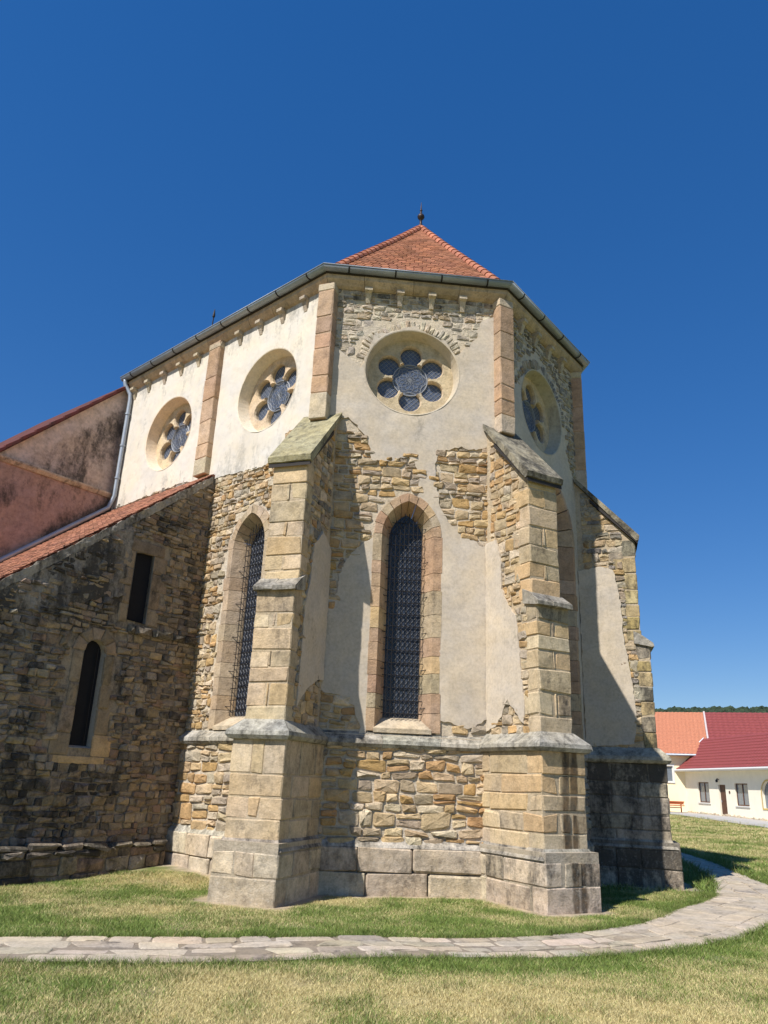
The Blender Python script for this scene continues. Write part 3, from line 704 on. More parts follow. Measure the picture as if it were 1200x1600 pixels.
F = [(i*10+k, i*10+(k+1) % 10, i*10+10+(k+1) % 10, i*10+10+k) for i in range(len(prof)-1) for k in range(10)]
obj('finial', V, F, plain('finial_metal', (.05, .035, .03), .5, .5), RF, smooth=True)
q = APX[:2]+wdir*8.9; zb_ = 14.9
rod = Buf(); rod.add(*tube([(q[0], q[1], zb_), (q[0]+.04, q[1], 16.25)], .02, 6)); rod.add(*tube([(q[0]+.03, q[1], 16.0), (q[0]+.035, q[1], 16.08), (q[0]+.04, q[1], 16.3)], [.045, .045, .01], 8))
tag(rod.obj('lightning_rod', M_IRON), 'thin metal lightning rod standing up behind the grey roof gutter', 'lightning rod')

# ---- round six-lobed windows
def rose(fr, uc, tint):
    rw = Buf(); n_ = 56
    # splayed recess
    rings = [(.905, .036), (.885, .03), (.83, -.20), (.82, -.25)]
    V = [fr.p(uc+r*math.cos(2*math.pi*i/n_), RZ+r*math.sin(2*math.pi*i/n_), d+.004*nz(i*.7, r*9)) for r, d in rings for i in range(n_)]
    F = [(a_*n_+i, a_*n_+(i+1) % n_, (a_+1)*n_+(i+1) % n_, (a_+1)*n_+i) for a_ in range(len(rings)-1) for i in range(n_)]
    rw.add(V, F, tint); ro = rw.obj('rose_window', M_PLAS, TH)
    # tracery plate with a six-lobed opening
    Rc, Rf, Df = .345, .205, .485
    al = math.acos((Rc*Rc+Df*Df-Rf*Rf)/(2*Rc*Df)); be = math.acos((Rf*Rf+Df*Df-Rc*Rc)/(2*Rf*Df))
    def lobes(gr_):
        o = []
        for k in range(6):
            c = math.pi/2+k*math.pi/3
            for j in range(13):
                a_ = c+math.pi+be+(2*math.pi-2*be)*j/12; o.append((Df*math.cos(c)+(Rf+gr_)*math.cos(a_), Df*math.sin(c)+(Rf+gr_)*math.sin(a_)))
            c2 = c+math.pi/6
            for j in range(1, 4): a_ = c+al+(math.pi/3-2*al)*j/4; o.append(((Rc+gr_*.5)*math.cos(a_), (Rc+gr_*.5)*math.sin(a_)))
        return o
    L1, L2 = lobes(.022), lobes(0.); cir = [(math.cos(2*math.pi*i/n_)*.83, math.sin(2*math.pi*i/n_)*.83) for i in range(n_)]
    V, F, _ = sheet(fr, [(uc+x, RZ+y) for x, y in cir], [[(uc+x, RZ+y) for x, y in L1]], -.22, .0, .09, .003)
    b2 = Buf().add(V, F, jit((.58, .46, .31, .14), .05)); k = len(L1); V = []
    for lp, d in ((L1, -.22), (L2, -.255), (L2, -.40)): V += [fr.p(uc+x, RZ+y, d) for x, y in lp]
    b2.add(V, [(a_*k+i, a_*k+(i+1) % k, (a_+1)*k+(i+1) % k, (a_+1)*k+i) for a_ in (0, 1) for i in range(k)], (.55, .44, .3, .14))
    b2.obj('tracery', M_ASH, ro)
    # glass: one disc in the middle, six lobes
    cc = [(0, 0, Rc)]+[(Df*math.cos(math.pi/2+k*math.pi/3), Df*math.sin(math.pi/2+k*math.pi/3), Rf+.02) for k in range(6)]
    for i, (x, y, r) in enumerate(cc):
        d = -.325 if i else -.315
        V = [fr.p(uc+x, RZ+y, d)]+[fr.p(uc+x+r*math.cos(2*math.pi*j/28), RZ+y+r*math.sin(2*math.pi*j/28), d) for j in range(28)]
        obj('pane', V, [(0, j+1, (j+1) % 28+1) for j in range(28)], M_GLASSR, ro)
    cm = Buf()
    def strip(pts, r_, d):
        cm.add(*tube([fr.p(uc+x, RZ+y, d) for x, y in pts], r_, 5))
    for i, (x, y, r) in enumerate(cc):
        strip([(x+r*.97*math.cos(2*math.pi*j/24), y+r*.97*math.sin(2*math.pi*j/24)) for j in range(25)], .014 if i == 0 else .007, -.305)
        if i:
            for dx, dy in ((1, 1), (1, -1)):
                for o_ in (-.13, -.065, 0, .065, .13):
                    h_ = math.sqrt(max(0, (r*.95)**2-o_**2)); qx, qy = dx*.7071, dy*.7071
                    strip([(x-qy*o_+qx*s_, y+qx*o_+qy*s_) for s_ in (-h_, h_)], .0032, -.32)
        else:
            for k in range(12):
                c = k*math.pi/6; px, py = .155*math.cos(c), .155*math.sin(c)
                strip([(px+.155*math.cos(a_), py+.155*math.sin(a_)) for a_ in np.linspace(0, 2*math.pi, 21)], .0032, -.31)
            for r_ in (.08, .2, .26): strip([(r_*math.cos(a_), r_*math.sin(a_)) for a_ in np.linspace(0, 2*math.pi, 25)], .0032, -.31)
    cm.obj('lead_cames', M_LEAD, ro)
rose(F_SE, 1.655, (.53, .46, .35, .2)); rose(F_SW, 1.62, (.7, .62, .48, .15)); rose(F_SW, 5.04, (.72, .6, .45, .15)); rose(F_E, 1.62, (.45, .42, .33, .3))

# ---- lancet windows with iron grilles
def lancet(fr, uc, big=False):
    ZS = 6.3 if big else 5.67; x0 = .75 if big else .30
    prof = [(.60, -.06), (.60, .035), (.455, .038), (.305, -.24), (.295, -.30), (.60, -.30)] if not big else [(1.26, -.06), (1.26, .035), (1.15, .038), (.76, -.36), (.75, -.42), (1.26, -.42)]
    gl = lancet_poly(uc, x0, 2.56, zs=ZS)
    GDP = -.28 if not big else -.40; back = [fr.p(u, z, GDP) for u, z in gl]
    wo = obj('lancet_window', back, [tuple(range(len(back)))], M_GLASS, TH)
    for side in (-1, 1):
        fs = [-(ZS-ZB)]
        while fs[-1] < -.4: fs.append(fs[-1]+U(.22, .42))
        fs[-1] = 0.; fs += [.2, .41, .62, .82, 1.]
        for f0, f1 in zip(fs, fs[1:]):
            g_ = .004 if f1 <= 0 else .006; ks = 1 if f1 <= 0 else 3; V = []; k = len(prof); ow = U(-.012, .015) if fr is F_SE else U(-.03, .04); jd = U(-.004, .004)
            for j in range(ks+1):
                f = (f0+g_)+(f1-f0-2*g_)*j/ks
                for i, (w_, d) in enumerate(prof):
                    x, z = lan(w_+(ow if i in (0, 1, 5) else 0), f, side, ZS); V.append(fr.p(uc+x, z, d+jd))
            F = [(j*k+i, j*k+(i+1) % k, (j+1)*k+(i+1) % k, (j+1)*k+i) for j in range(ks) for i in range(k)]+[tuple(range(k))[::-1], tuple(range(ks*k, ks*k+k))]
            piece(TH, wo, 'jamb_stone' if f1 <= 0 else 'voussoir', V, F, M_ASH, jit(RND.choice(PIL+ASH[4:] if fr is not F_SW else SWJ), .08))
    V = []
    for s_ in (-1, 1):
        for w_, z, d in ((.31, 2.60, -.3), (.31, 2.585, -.22), (.47, 2.41, .05), (.47, 2.34, .05), (.31, 2.34, -.3)): V.append(fr.p(uc+s_*w_*(2.45 if big else 1), z, d*(1.3 if big and d < 0 else 1)))
    piece(TH, wo, 'sill', V, [(i, (i+1) % 5, 5+(i+1) % 5, 5+i) for i in range(5)]+[(4, 3, 2, 1, 0), (5, 6, 7, 8, 9)], M_ASH, (.52, .43, .3, .2))
    # lead lattice
    cm = Buf(); gp_ = np.array([(u-uc, z) for u, z in gl])
    for sgn in (1, -1):
        for c in np.arange(1.6, 7.2, .105):
            seg_ = []
            for s_ in np.linspace(-x0+.01, x0-.01, 15):
                z = c+sgn*s_*1.25
                if inside([(s_, z)], gp_)[0]: seg_.append((s_, z))
            if len(seg_) > 2: cm.add(*tube([fr.p(uc+seg_[0][0], seg_[0][1], GDP+.008), fr.p(uc+seg_[-1][0], seg_[-1][1], GDP+.008)], .0042, 4))
    cm.obj('lead_lattice', M_LEAD2, wo)
    if big: return
    # grille
    gb_ = Buf(); zz = 2.66
    while zz < 6.0:
        w_ = .34 if zz < ZS else max(.05, math.sqrt(max(.01, (.33+CA)**2-(zz-ZS)**2))-CA)
        gb_.add(*tube([fr.p(uc-w_, zz, -.15), fr.p(uc+w_, zz, -.15)], .0075, 5))
        zz += .205
    for zz in np.arange(2.75, 5.9, .62):
        for s_ in (-1, 1): gb_.add(*tube([fr.p(uc+s_*.30, zz, -.15), fr.p(uc+s_*.35, zz, -.12), fr.p(uc+s_*.385, zz+.01, -.1)], .007, 5))
    go = gb_.obj('grille', M_IRON, TH)
    for x in np.arange(-.27, .28, .077):
        zt = ZS+math.sqrt(max(.01, (.3+CA)**2-(abs(x)+CA)**2))
        obj('bar', *tube([fr.p(uc+x, 2.59, -.135), fr.p(uc+x, zt, -.135)], .0068, 5), M_IRON, go)
lancet(F_SE, UCS); lancet(F_SW, UCW); lancet(F_E, UCS, True)

# ------------------------------------------------------------------ side chapel (lean-to)
q = OW+DW*2.5
TC = thing('side_chapel', 'low lean-to chapel of dark weathered rubble with red tiled roof and two slit windows', 'chapel', (q[0], q[1], 0))
WEND = 5.2; vz = lambda u: 7.36-.80*u
rect = [(1.2, 4.09), (1.6, 4.11), (1.6, 5.34), (1.2, 5.40)]
archw = lambda k=0.: [(1.885-k, 1.92-k), (2.305+k, 1.92-k), (2.305+k, 3.46)]+[(2.095+(.21+k)*math.cos(a_), 3.46+(.195+k)*1.1*math.sin(a_)) for a_ in np.linspace(0, math.pi, 9)][1:-1]+[(1.885-k, 3.46)]
def tW(u, z):
    k = 1+.15*nz(u, z, 2); return [.35*k, .30*k, .225*k, .38+.2*nz(u*.9, z*.9, 8)+.25*max(0, 1-abs(z-4.5-.0*u)/1.2)*(u > 1.7)]
V, F, t = sheet(F_W, [(-.1, -.3), (WEND, -.3), (WEND, vz(WEND)), (-.1, vz(-.1))], [rect, archw()], 0, .3, .15, .014, tint=tW)
CW = obj('wall', V, F, M_MORT, TC, t)
def wdirt(u, z): return .28*nz(u*.8+3, z*.9, 4)+.3*max(0, 1-abs(z-1.25)/.8)*min(1, max(0, (u-1.2)/1.5))+.3*max(0, 1-abs(z-4.9)/.9)*min(1, max(0, (u-1.7)/1))
def wpal(u): return WING
rubble(TC, CW, F_W, (.02, WEND, .1, 7.2), .0, WING, h=(.045, .14), wd=(.11, .34), proud=(.012, .06), gap=.007, holes=[[(1.02, 3.98), (1.8, 3.98), (1.8, 5.6), (1.02, 5.6)], archw(.2)],
       clips=[(.80, 1., 7.24)], seed=40, dirt_shade=wdirt)
# smeared mortar under the verge
sm = [(1.75, 5.85), (2.3, 5.42), (3.0, 4.88), (4.6, 3.6), (5.2, 3.2), (5.2, 2.9), (3.9, 3.85), (3.2, 3.95), (2.6, 4.2), (2.2, 4.35), (1.72, 4.5), (1.68, 5.2)]
V, F, t = sheet(F_W, sm, [], .028, .04, .07, .022, .06, (), lambda u, z: [.34, .31, .26, .55+.3*nz(u*1.5, z*1.5, 1)], fscale=5)
obj('mortar_smear', V, F, M_MORT, CW, t)
# verge bedding
vg = [(.1+i*.1, vz(.1+i*.1)-.10-.09*abs(nz(i*.9, 3))) for i in range(51)]+[(.1+i*.1, vz(.1+i*.1)+.055) for i in range(50, -1, -1)]
V, F, t = sheet(F_W, vg, [], .035, .06, .07, .02, .025, (), lambda u, z: [.40, .365, .30, .42+.25*nz(u*2, z*2)], fscale=7)
obj('verge_mortar', V, F, M_MORT, CW, t)
def blocks(th, par, fr, quads, d0, proud, pal, name, mat=None, dirt_shade=0):
    for q in quads:
        V, F = rstone(fr, q, d0, proud+U(-.004, .004), .005, .06); t = jit(RND.choice(pal)); t[3] += dirt_shade; piece(th, par, name, V, F, mat or M_ASH, t)
FRM = [(.31, .25, .17, .26), (.285, .23, .155, .3), (.33, .26, .175, .24)]
fq = [[(.98, 5.37), (1.82, 5.36), (1.80, 5.57), (1.0, 5.58)]]
z = 4.06
for k in range(4):
    h_ = .325; wl = U(.14, .3); wr = U(.16, .36); fq += [[(1.2-wr, z+.005), (1.195, z+.005), (1.195, z+h_-.005), (1.2-wr, z+h_-.005)], [(1.605, z+.005), (1.6+wl, z+.005), (1.6+wl, z+h_-.005), (1.605, z+h_-.005)]]; z += h_
blocks(TC, CW, F_W, fq, 0, .025, FRM, 'frame_stone')
fq = []; z = 1.80
for k, h_ in enumerate((.34, .42, .38, .5)):
    wl = (.34, .26, .18, .2)[k]; wr = (.36, .25, .2, .17)[k]
    fq += [[(1.89-wr, z+.004), (1.893, z+.004), (1.893, z+h_-.004), (1.89-wr, z+h_-.004)], [(2.297, z+.004), (2.29+wl, z+.004), (2.29+wl, z+h_-.004), (2.297, z+h_-.004)]]; z += h_
for i in range(5):
    a0, a1 = math.pi*i/5+.02, math.pi*(i+1)/5-.02; ro = .42
    fq.append([(2.095+.2*math.cos(a0), 3.46+.22*math.sin(a0)), (2.095+ro*math.cos(a0), 3.46+ro*math.sin(a0)), (2.095+ro*math.cos(a1), 3.46+ro*math.sin(a1)), (2.095+.2*math.cos(a1), 3.46+.22*math.sin(a1))])
fq.append([(1.62, 1.68), (2.56, 1.68), (2.56, 1.79), (1.62, 1.79)])
blocks(TC, CW, F_W, fq, 0, .025, FRM+[(.48, .34, .19, .1)], 'frame_stone')
# shallow slit recesses closed by near-black panes, deep shade painted as colour
for poly, inn in ((rect, None), (archw(), .05)):
    c = np.mean(poly, 0); bb = Buf(); k = len(poly)
    V = [F_W.p(u, z, .02) for u, z in poly]+[F_W.p(c[0]+(u-c[0])*(1 if inn is None else .92)-(0 if inn is None else -.015), c[1]+(z-c[1])*(1 if inn is None else .97), -.07 if inn is None else -.10) for u, z in poly]
    bb.add(V, [(i, (i+1) % k, k+(i+1) % k, k+i) for i in range(k)], (.34, .31, .26, .35)); so_ = bb.obj('slit_window', M_PLAS, TC)
    obj('shade_pane', V[k:], [tuple(range(k))], M_DARK, so_)
    if inn: obj('bar', *tube([F_W.p(2.0, 1.98, -.06), F_W.p(2.0, 3.55, -.06)], .009, 6), M_IRON, so_)
# ledge of an old string course
u = .02
while u < 1.5:
    e = min(1.55, u+U(.28, .5)); V, F = rstone(F_W, [(u+.006, 3.88), (e-.006, 3.88+U(-.02, .02)), (e-.006, 4.03+U(-.02, .02)), (u+.006, 4.03+U(-.02, .02))], .0, U(.09, .14), .02)
    piece(TC, CW, 'ledge_stone', V, F, M_LICH, jit((.27, .235, .18, .55))); u = e
# projecting footing
FT = Buf(); FT.add(*box3(OW, DW, F_W.n, (.3, -.1, -.3), (3.7, .2, .42)), (.28, .23, .16, .4)); FO = FT.obj('footing', M_MORT, TC)
frF = Fr(OW+F_W.n*.2, DW, F_W.n)
rubble(TC, FO, frF, (.3, 3.7, -.05, .43), .0, WING, h=(.13, .24), wd=(.25, .55), proud=(.02, .07), gap=.01, seed=44, dirt_shade=lambda u, z: .2)
u = .28
while u < 3.7:
    e = min(3.74, u+U(.3, .6)); V, F = cbox(OW, DW, F_W.n, (u+.005, -.05, .42+U(-.01, .02)), (e-.005, .26+U(-.03, .03), .52+U(-.02, .02)), .03, .015); piece(TC, FO, 'coping_stone', V, F, M_LICH, jit((.25, .21, .155, .5))); u = e+.001
# end of footing: bulky wall base further left
frG = Fr(OW+F_W.n*.0, DW, F_W.n)
rubble(TC, CW, frG, (2.9, 5.2, -.1, .3), .02, WING, h=(.12, .2), wd=(.25, .5), proud=(.04, .12), seed=47, dirt_shade=lambda u, z: .2)
# lean-to roof
def rp(a_, u, lift=0.):   # a_: metres along the side wall from the verge, u: metres out from the wall
    q = OW+SD*a_+DW*u; return np.array([q[0], q[1], 7.43-.80*u+lift])
V = [rp(.0, -.02), rp(4.1, -.02), rp(4.1, WEND+.3), rp(.0, WEND+.3)]; V += [v-np.array([0, 0, .05]) for v in V]
RC = obj('roof', V, [(0, 1, 2, 3), (7, 6, 5, 4), (0, 4, 5, 1), (1, 5, 6, 2), (2, 6, 7, 3), (3, 7, 4, 0)], M_TILE, TC, (.22, .085, .05, .3))
tb = Buf(); rows = int(5.5/.125)
for r in range(rows):
    u1 = 5.5-(r)*.125; u0 = u1-.165
    for j in range(25):
        a0 = -.03+U(-.02, .02)*(j == 0)+(j+.5*(r % 2))*.168; a1 = a0+.16
        if a1 > 4.05: continue
        l_ = U(0, .008); A_ = [rp(a0, u1, .042+l_), rp(a1, u1, .042+l_), rp(a1, max(0, u0), .01), rp(a0, max(0, u0), .01)]; B_ = [v-np.array([0, 0, .018]) for v in A_[:2]]
        tb.add(A_+B_, [(0, 1, 2, 3), (4, 5, 1, 0), (0, 3, 4), (1, 5, 2)], jit((.36, .17, .11, .26), .3))
tb.obj('roof_tiles', M_TILE, RC, kind='stuff')

# ------------------------------------------------------------------ transept behind
q = C0+DW*2.5
TT = thing('church_transept', 'pink and grey plastered transept wall with sloping dark red roof edge', 'church', (q[0], q[1], 0))
tz = lambda u: 10.80-1.02*u
def tT(u, z):
    lo = z < 7.78
    if lo: c = (.40, .262, .215); al = .27+.32*nz(u*1.2, z*1.2, 3)+.5*max(0, 1-abs(z-(7.5-.82*u)-.15)/.5)*(u < 1.6)
    else:
        top = tz(u)-z
        c = (.60, .48, .41) if top < .5 else (.50, .395, .33); al = .0 if top < .5 else (.2+.42*max(0, 1-abs(u-.95-.5*(8.6-z))/1.0)+.2*nz(u*2, z*2, 6))
    return [*c, al]
V, F, t = sheet(F_T, [(-.1, 3), (7, 3), (7, tz(7)), (0, tz(0)), (-.1, tz(0))], [], 0, .3, .1, .012, tint=tT)
TWL = obj('wall', V, F, M_PINK, TT, t)
u = 0.
while u < 4.4:       # moulding of the old roof line
    e = u+U(.4, .7); V = []
    for uu in (u+.003, e-.003):
        for d, z in ((-.05, 7.72), (.04, 7.72), (.10, 7.79), (.10, 7.83), (-.05, 7.88)): V.append(F_T.p(uu, z+.03*nz(uu*2, 1), d))
    obj('moulding_stone', V, [(i, (i+1) % 5, 5+(i+1) % 5, 5+i) for i in range(5)]+[(4, 3, 2, 1, 0), (5, 6, 7, 8, 9)], M_ASH, TWL, jit((.47, .38, .29, .35))); u = e
V = []
for d in (.10, -4.5):
    for u, z in ((-.12, 10.92), (7.0, tz(7.)+.0), (7.0, tz(7.)+.10), (-.12, 11.03)): V.append(F_T.p(u, z, d))
TR = obj('roof', V, [(0, 1, 2, 3), (7, 6, 5, 4), (0, 4, 5, 1), (1, 5, 6, 2), (2, 6, 7, 3), (3, 7, 4, 0)], M_TILE, TT, (.12, .04, .032, .4))
V = []
for i in range(24):
    u = -.1+i*.29; V = []
    for uu, l_ in ((u, .0), (u+.3, .03)):
        for d, z in ((.02, .11), (.11, .10), (.12, .02), (.105, .015), (.09, .07), (.02, .08)): V.append(F_T.p(uu, tz(uu)+z+l_, d))
    piece(TT, TR, 'verge_tile', V, [(k, (k+1) % 6, 6+(k+1) % 6, 6+k) for k in range(6)]+[(5, 4, 3, 2, 1, 0), (6, 7, 8, 9, 10, 11)], M_TILE, jit((.12, .035, .03, .3)))

# ------------------------------------------------------------------ ground, path, grass
PC = [(-14, -5.6), (-8, -4.95), (-4.25, -4.37), (-2.5, -4.19), (-.62, -3.92), (.85, -3.68), (2.1, -3.33), (3.45, -2.35), (4.5, -1.2), (5.75, .0), (6.55, 1.7), (7.1, 3.3), (7.9, 5.9), (8.55, 8.3), (8.8, 11), (8.3, 14)]
PW = [.6, .6, .6, .57, .5, .5, .54, .6, .68, .8, .62, .45, .42, .42, .42, .42]
def spline(P, k=12):
    P = [np.array(p, float) for p in P]; P = [2*P[0]-P[1]]+P+[2*P[-1]-P[-2]]; o = []
    for i in range(1, len(P)-2):
        for j in range(k):
            t = j/k; a_, b_, c_, d_ = P[i-1:i+3]; o.append(.5*((2*b_)+(c_-a_)*t+(2*a_-5*b_+4*c_-d_)*t*t+(3*b_-a_-3*c_+d_)*t**3))
    return np.array(o+[P[-2]])
PL = spline(PC); PT = np.gradient(PL, axis=0); PT /= np.linalg.norm(PT, axis=1)[:, None]; PN = np.stack([-PT[:, 1], PT[:, 0]], 1)
PS = np.concatenate([[0], np.cumsum(np.linalg.norm(np.diff(PL, axis=0), axis=1))])
HWL = np.interp(np.arange(len(PL))/12, range(len(PW)), PW)
def hwid(s): return np.interp(s, PS, HWL)
def pth(s, t):
    x = np.interp(s, PS, PL[:, 0])+np.interp(s, PS, PN[:, 0])*t; y = np.interp(s, PS, PL[:, 1])+np.interp(s, PS, PN[:, 1])*t; return x, y
def path_dist(X, Y):
    X = np.asarray(X); Y = np.asarray(Y); best = np.full(X.shape, 1e9); bs = np.zeros(X.shape)
    for i in range(0, len(PL), 2):
        d = np.hypot(X-PL[i, 0], Y-PL[i, 1]); k = d < best; best[k] = d[k]; bs[k] = PS[i]
    return best, bs
FOOT, _ = outline(.50, 1.45, .16, C1+SD*UW); FOOT = [tuple(p) for p in FOOT]+[(2, 12), (-8, 12), tuple(OW+DW*9+SD*3), tuple(OW+DW*9), tuple(OW+DW*.0)]
FA = np.array(FOOT)
def church_dist(X, Y):
    X = np.asarray(X, float); Y = np.asarray(Y, float); best = np.full(X.shape, 1e9)
    for p, q in zip(FA, np.roll(FA, -1, 0)):
        d = q-p; L2 = d@d
        if L2 < 1e-9: continue
        t = np.clip(((X-p[0])*d[0]+(Y-p[1])*d[1])/L2, 0, 1); best = np.minimum(best, np.hypot(X-p[0]-t*d[0], Y-p[1]-t*d[1]))
    return best
def fbm(X, Y, s, seed=0):
    return np.array([nz(x*s+seed, y*s, 1)+.5*nz(x*s*2.3, y*s*2.3+seed, 5)+.25*nz(x*s*5.1, y*s*5.1+seed, 9) for x, y in zip(np.ravel(X), np.ravel(Y))]).reshape(np.shape(X))
def dryness(X, Y):
    """0 green .. 1 straw"""
    near = np.clip((-4.6-Y)/.6, 0, 1)*(X < 5)          # lawn this side of the path: drier
    d, s = path_dist(X, Y); edge = np.exp(-np.maximum(0, d-.6)/.3)
    ne = np.clip((X-2)/6, 0, 1)*np.clip((8-Y)/6, 0, 1)
    far = np.clip((Y-8)/10, 0, 1)
    return np.clip(+.38+.28*near+.8*fbm(X, Y, .75)+.3*fbm(X, Y, .22, 8)-.55*edge*(1-near*.6)-.3*ne+.25*far, 0, 1)
def axis(f0, f1, step, far):
    a_ = list(np.arange(f0, f1, step)); k = step; x = f1
    while x < far: a_.append(x); k *= 1.22; x += k
    a_.append(far); k = step; x = f0-step
    while x > -far: a_.insert(0, x); k *= 1.22; x -= k
    a_.insert(0, -far); return np.array(a_)
gx = axis(-9, 14, .22, 3000); gy = axis(-9, 14, .22, 3000); GX, GY = np.meshgrid(gx, gy); nx, ny = GX.shape[1], GX.shape[0]
Z = np.array([gz(x, y) for x, y in zip(GX.ravel(), GY.ravel())])
dr = dryness(GX, GY).ravel(); cdst = church_dist(GX, GY).ravel(); soil = np.clip(1-cdst/(.30+.2*fbm(GX, GY, 1.3).ravel()), 0, 1)
G0, G1, SO = np.array((.13, .16, .045)), np.array((.40, .33, .15)), np.array((.40, .33, .235))
tc = G0+(G1-G0)*dr[:, None]; tc = tc+(SO-tc)*np.clip(soil*1.6, 0, 1)[:, None]; brg = np.clip(fbm(GX, GY, 1.6, 3).ravel()-.25, 0, .5)*1.2; tc = tc+(SO*.8-tc)*brg[:, None]
F = [(j*nx+i, j*nx+i+1, (j+1)*nx+i+1, (j+1)*nx+i) for j in range(ny-1) for i in range(nx-1)]
M_GRND = stone_mat('lawn_ground', lo=.7, hi=1.25, grain=45, bump=.7, bdist=.02, dark=(.05, .06, .015, 1))
obj('ground', np.stack([GX.ravel(), GY.ravel(), Z], 1), F, M_GRND, None, np.column_stack([tc, np.full(len(tc), .18)]), kind='structure', smooth=True)
# path bed and flagstones
ss = np.arange(0, PS[-1], .15); V = []; F = []
for s in ss:
    for t in (-1, -.5, 0, .5, 1):
        x, y = pth(s, t*(hwid(s)+.05*nz(s*2, t)-.01)); V.append((x, y, gz(x, y)+.012))
F = [(i*5+j, i*5+j+1, i*5+j+6, i*5+j+5) for i in range(len(ss)-1) for j in range(4)]
M_PATH = stone_mat('path_stone', lo=.78, hi=1.18, bump=.5, bdist=.015)
PB = obj('path', V, F, M_PATH, None, [[*(np.array((.25, .21, .16))+(np.array((.45, .385, .295))-np.array((.25, .21, .16)))*min(1, max(0, (v[0]-1.8)/1.5))), .22] for v in V], kind='structure')
FLAG = [(.43, .37, .285, .2), (.39, .34, .265, .25), (.46, .39, .30, .15), (.40, .345, .26, .25), (.35, .305, .24, .32)]
bnds = lambda s: None
s = 3.0; rows_ = 4
edge_t = lambda j, s: (-1+2*j/rows_)+(.17*nz(s*.9, j*3.3) if 0 < j < rows_ else .05*nz(s*3, j*2.))
for j in range(rows_):
    s = 3.0+U(0, .3)
    while s < PS[-1]-.5:
        L = U(.24, .72); g_ = .018; mid = s+L/2; sk = U(-.1, .1); g_ *= 1 if pth(mid, 0)[0] < 2.2 else .45
        if U(0, 1) < .94:
            pts = []
            for (a_, jj, of) in ((s+g_, j, sk), (mid, j, 0), (s+L-g_, j, 0), (s+L-g_+U(-.04, .04), j+1, 0), (mid, j+1, 0), (s+g_, j+1, -sk)):
                t = edge_t(jj, a_)*hwid(a_)+(.016 if jj == j else -.016); pts.append((a_+of*(0 < j < rows_ - 1), t))
            q = chaikin(pts, .14); zt = U(.012, .026); tl = U(-.014, .014); cm_ = np.mean(q, 0); V = []; n_ = len(q)
            for k, zz in ((1., -.02), (1., zt-.008), (.94, zt)):
                for p in q:
                    r = cm_+(p-cm_)*k; x, y = pth(r[0]+U(-.006, .006), r[1]+U(-.006, .006)); V.append((x, y, gz(x, y)+zz+tl*(r[1]-cm_[1])/.3*(zz > 0)))
            F = [(a_*n_+i, a_*n_+(i+1) % n_, (a_+1)*n_+(i+1) % n_, (a_+1)*n_+i) for a_ in (0, 1) for i in range(n_)]+[tuple(range(2*n_, 3*n_))]
            tt = jit(RND.choice(FLAG)); x_, y_ = pth(mid, 0)
            if x_ > 1.5: k_ = min(1, (x_-1.5)/2)*.6; tt = [*(np.array(tt[:3])*(1-k_)+np.array((.45, .385, .295))*k_), tt[3]]
            piece(PB, PB, 'flagstone', V, F, M_PATH, tt)
        s += L
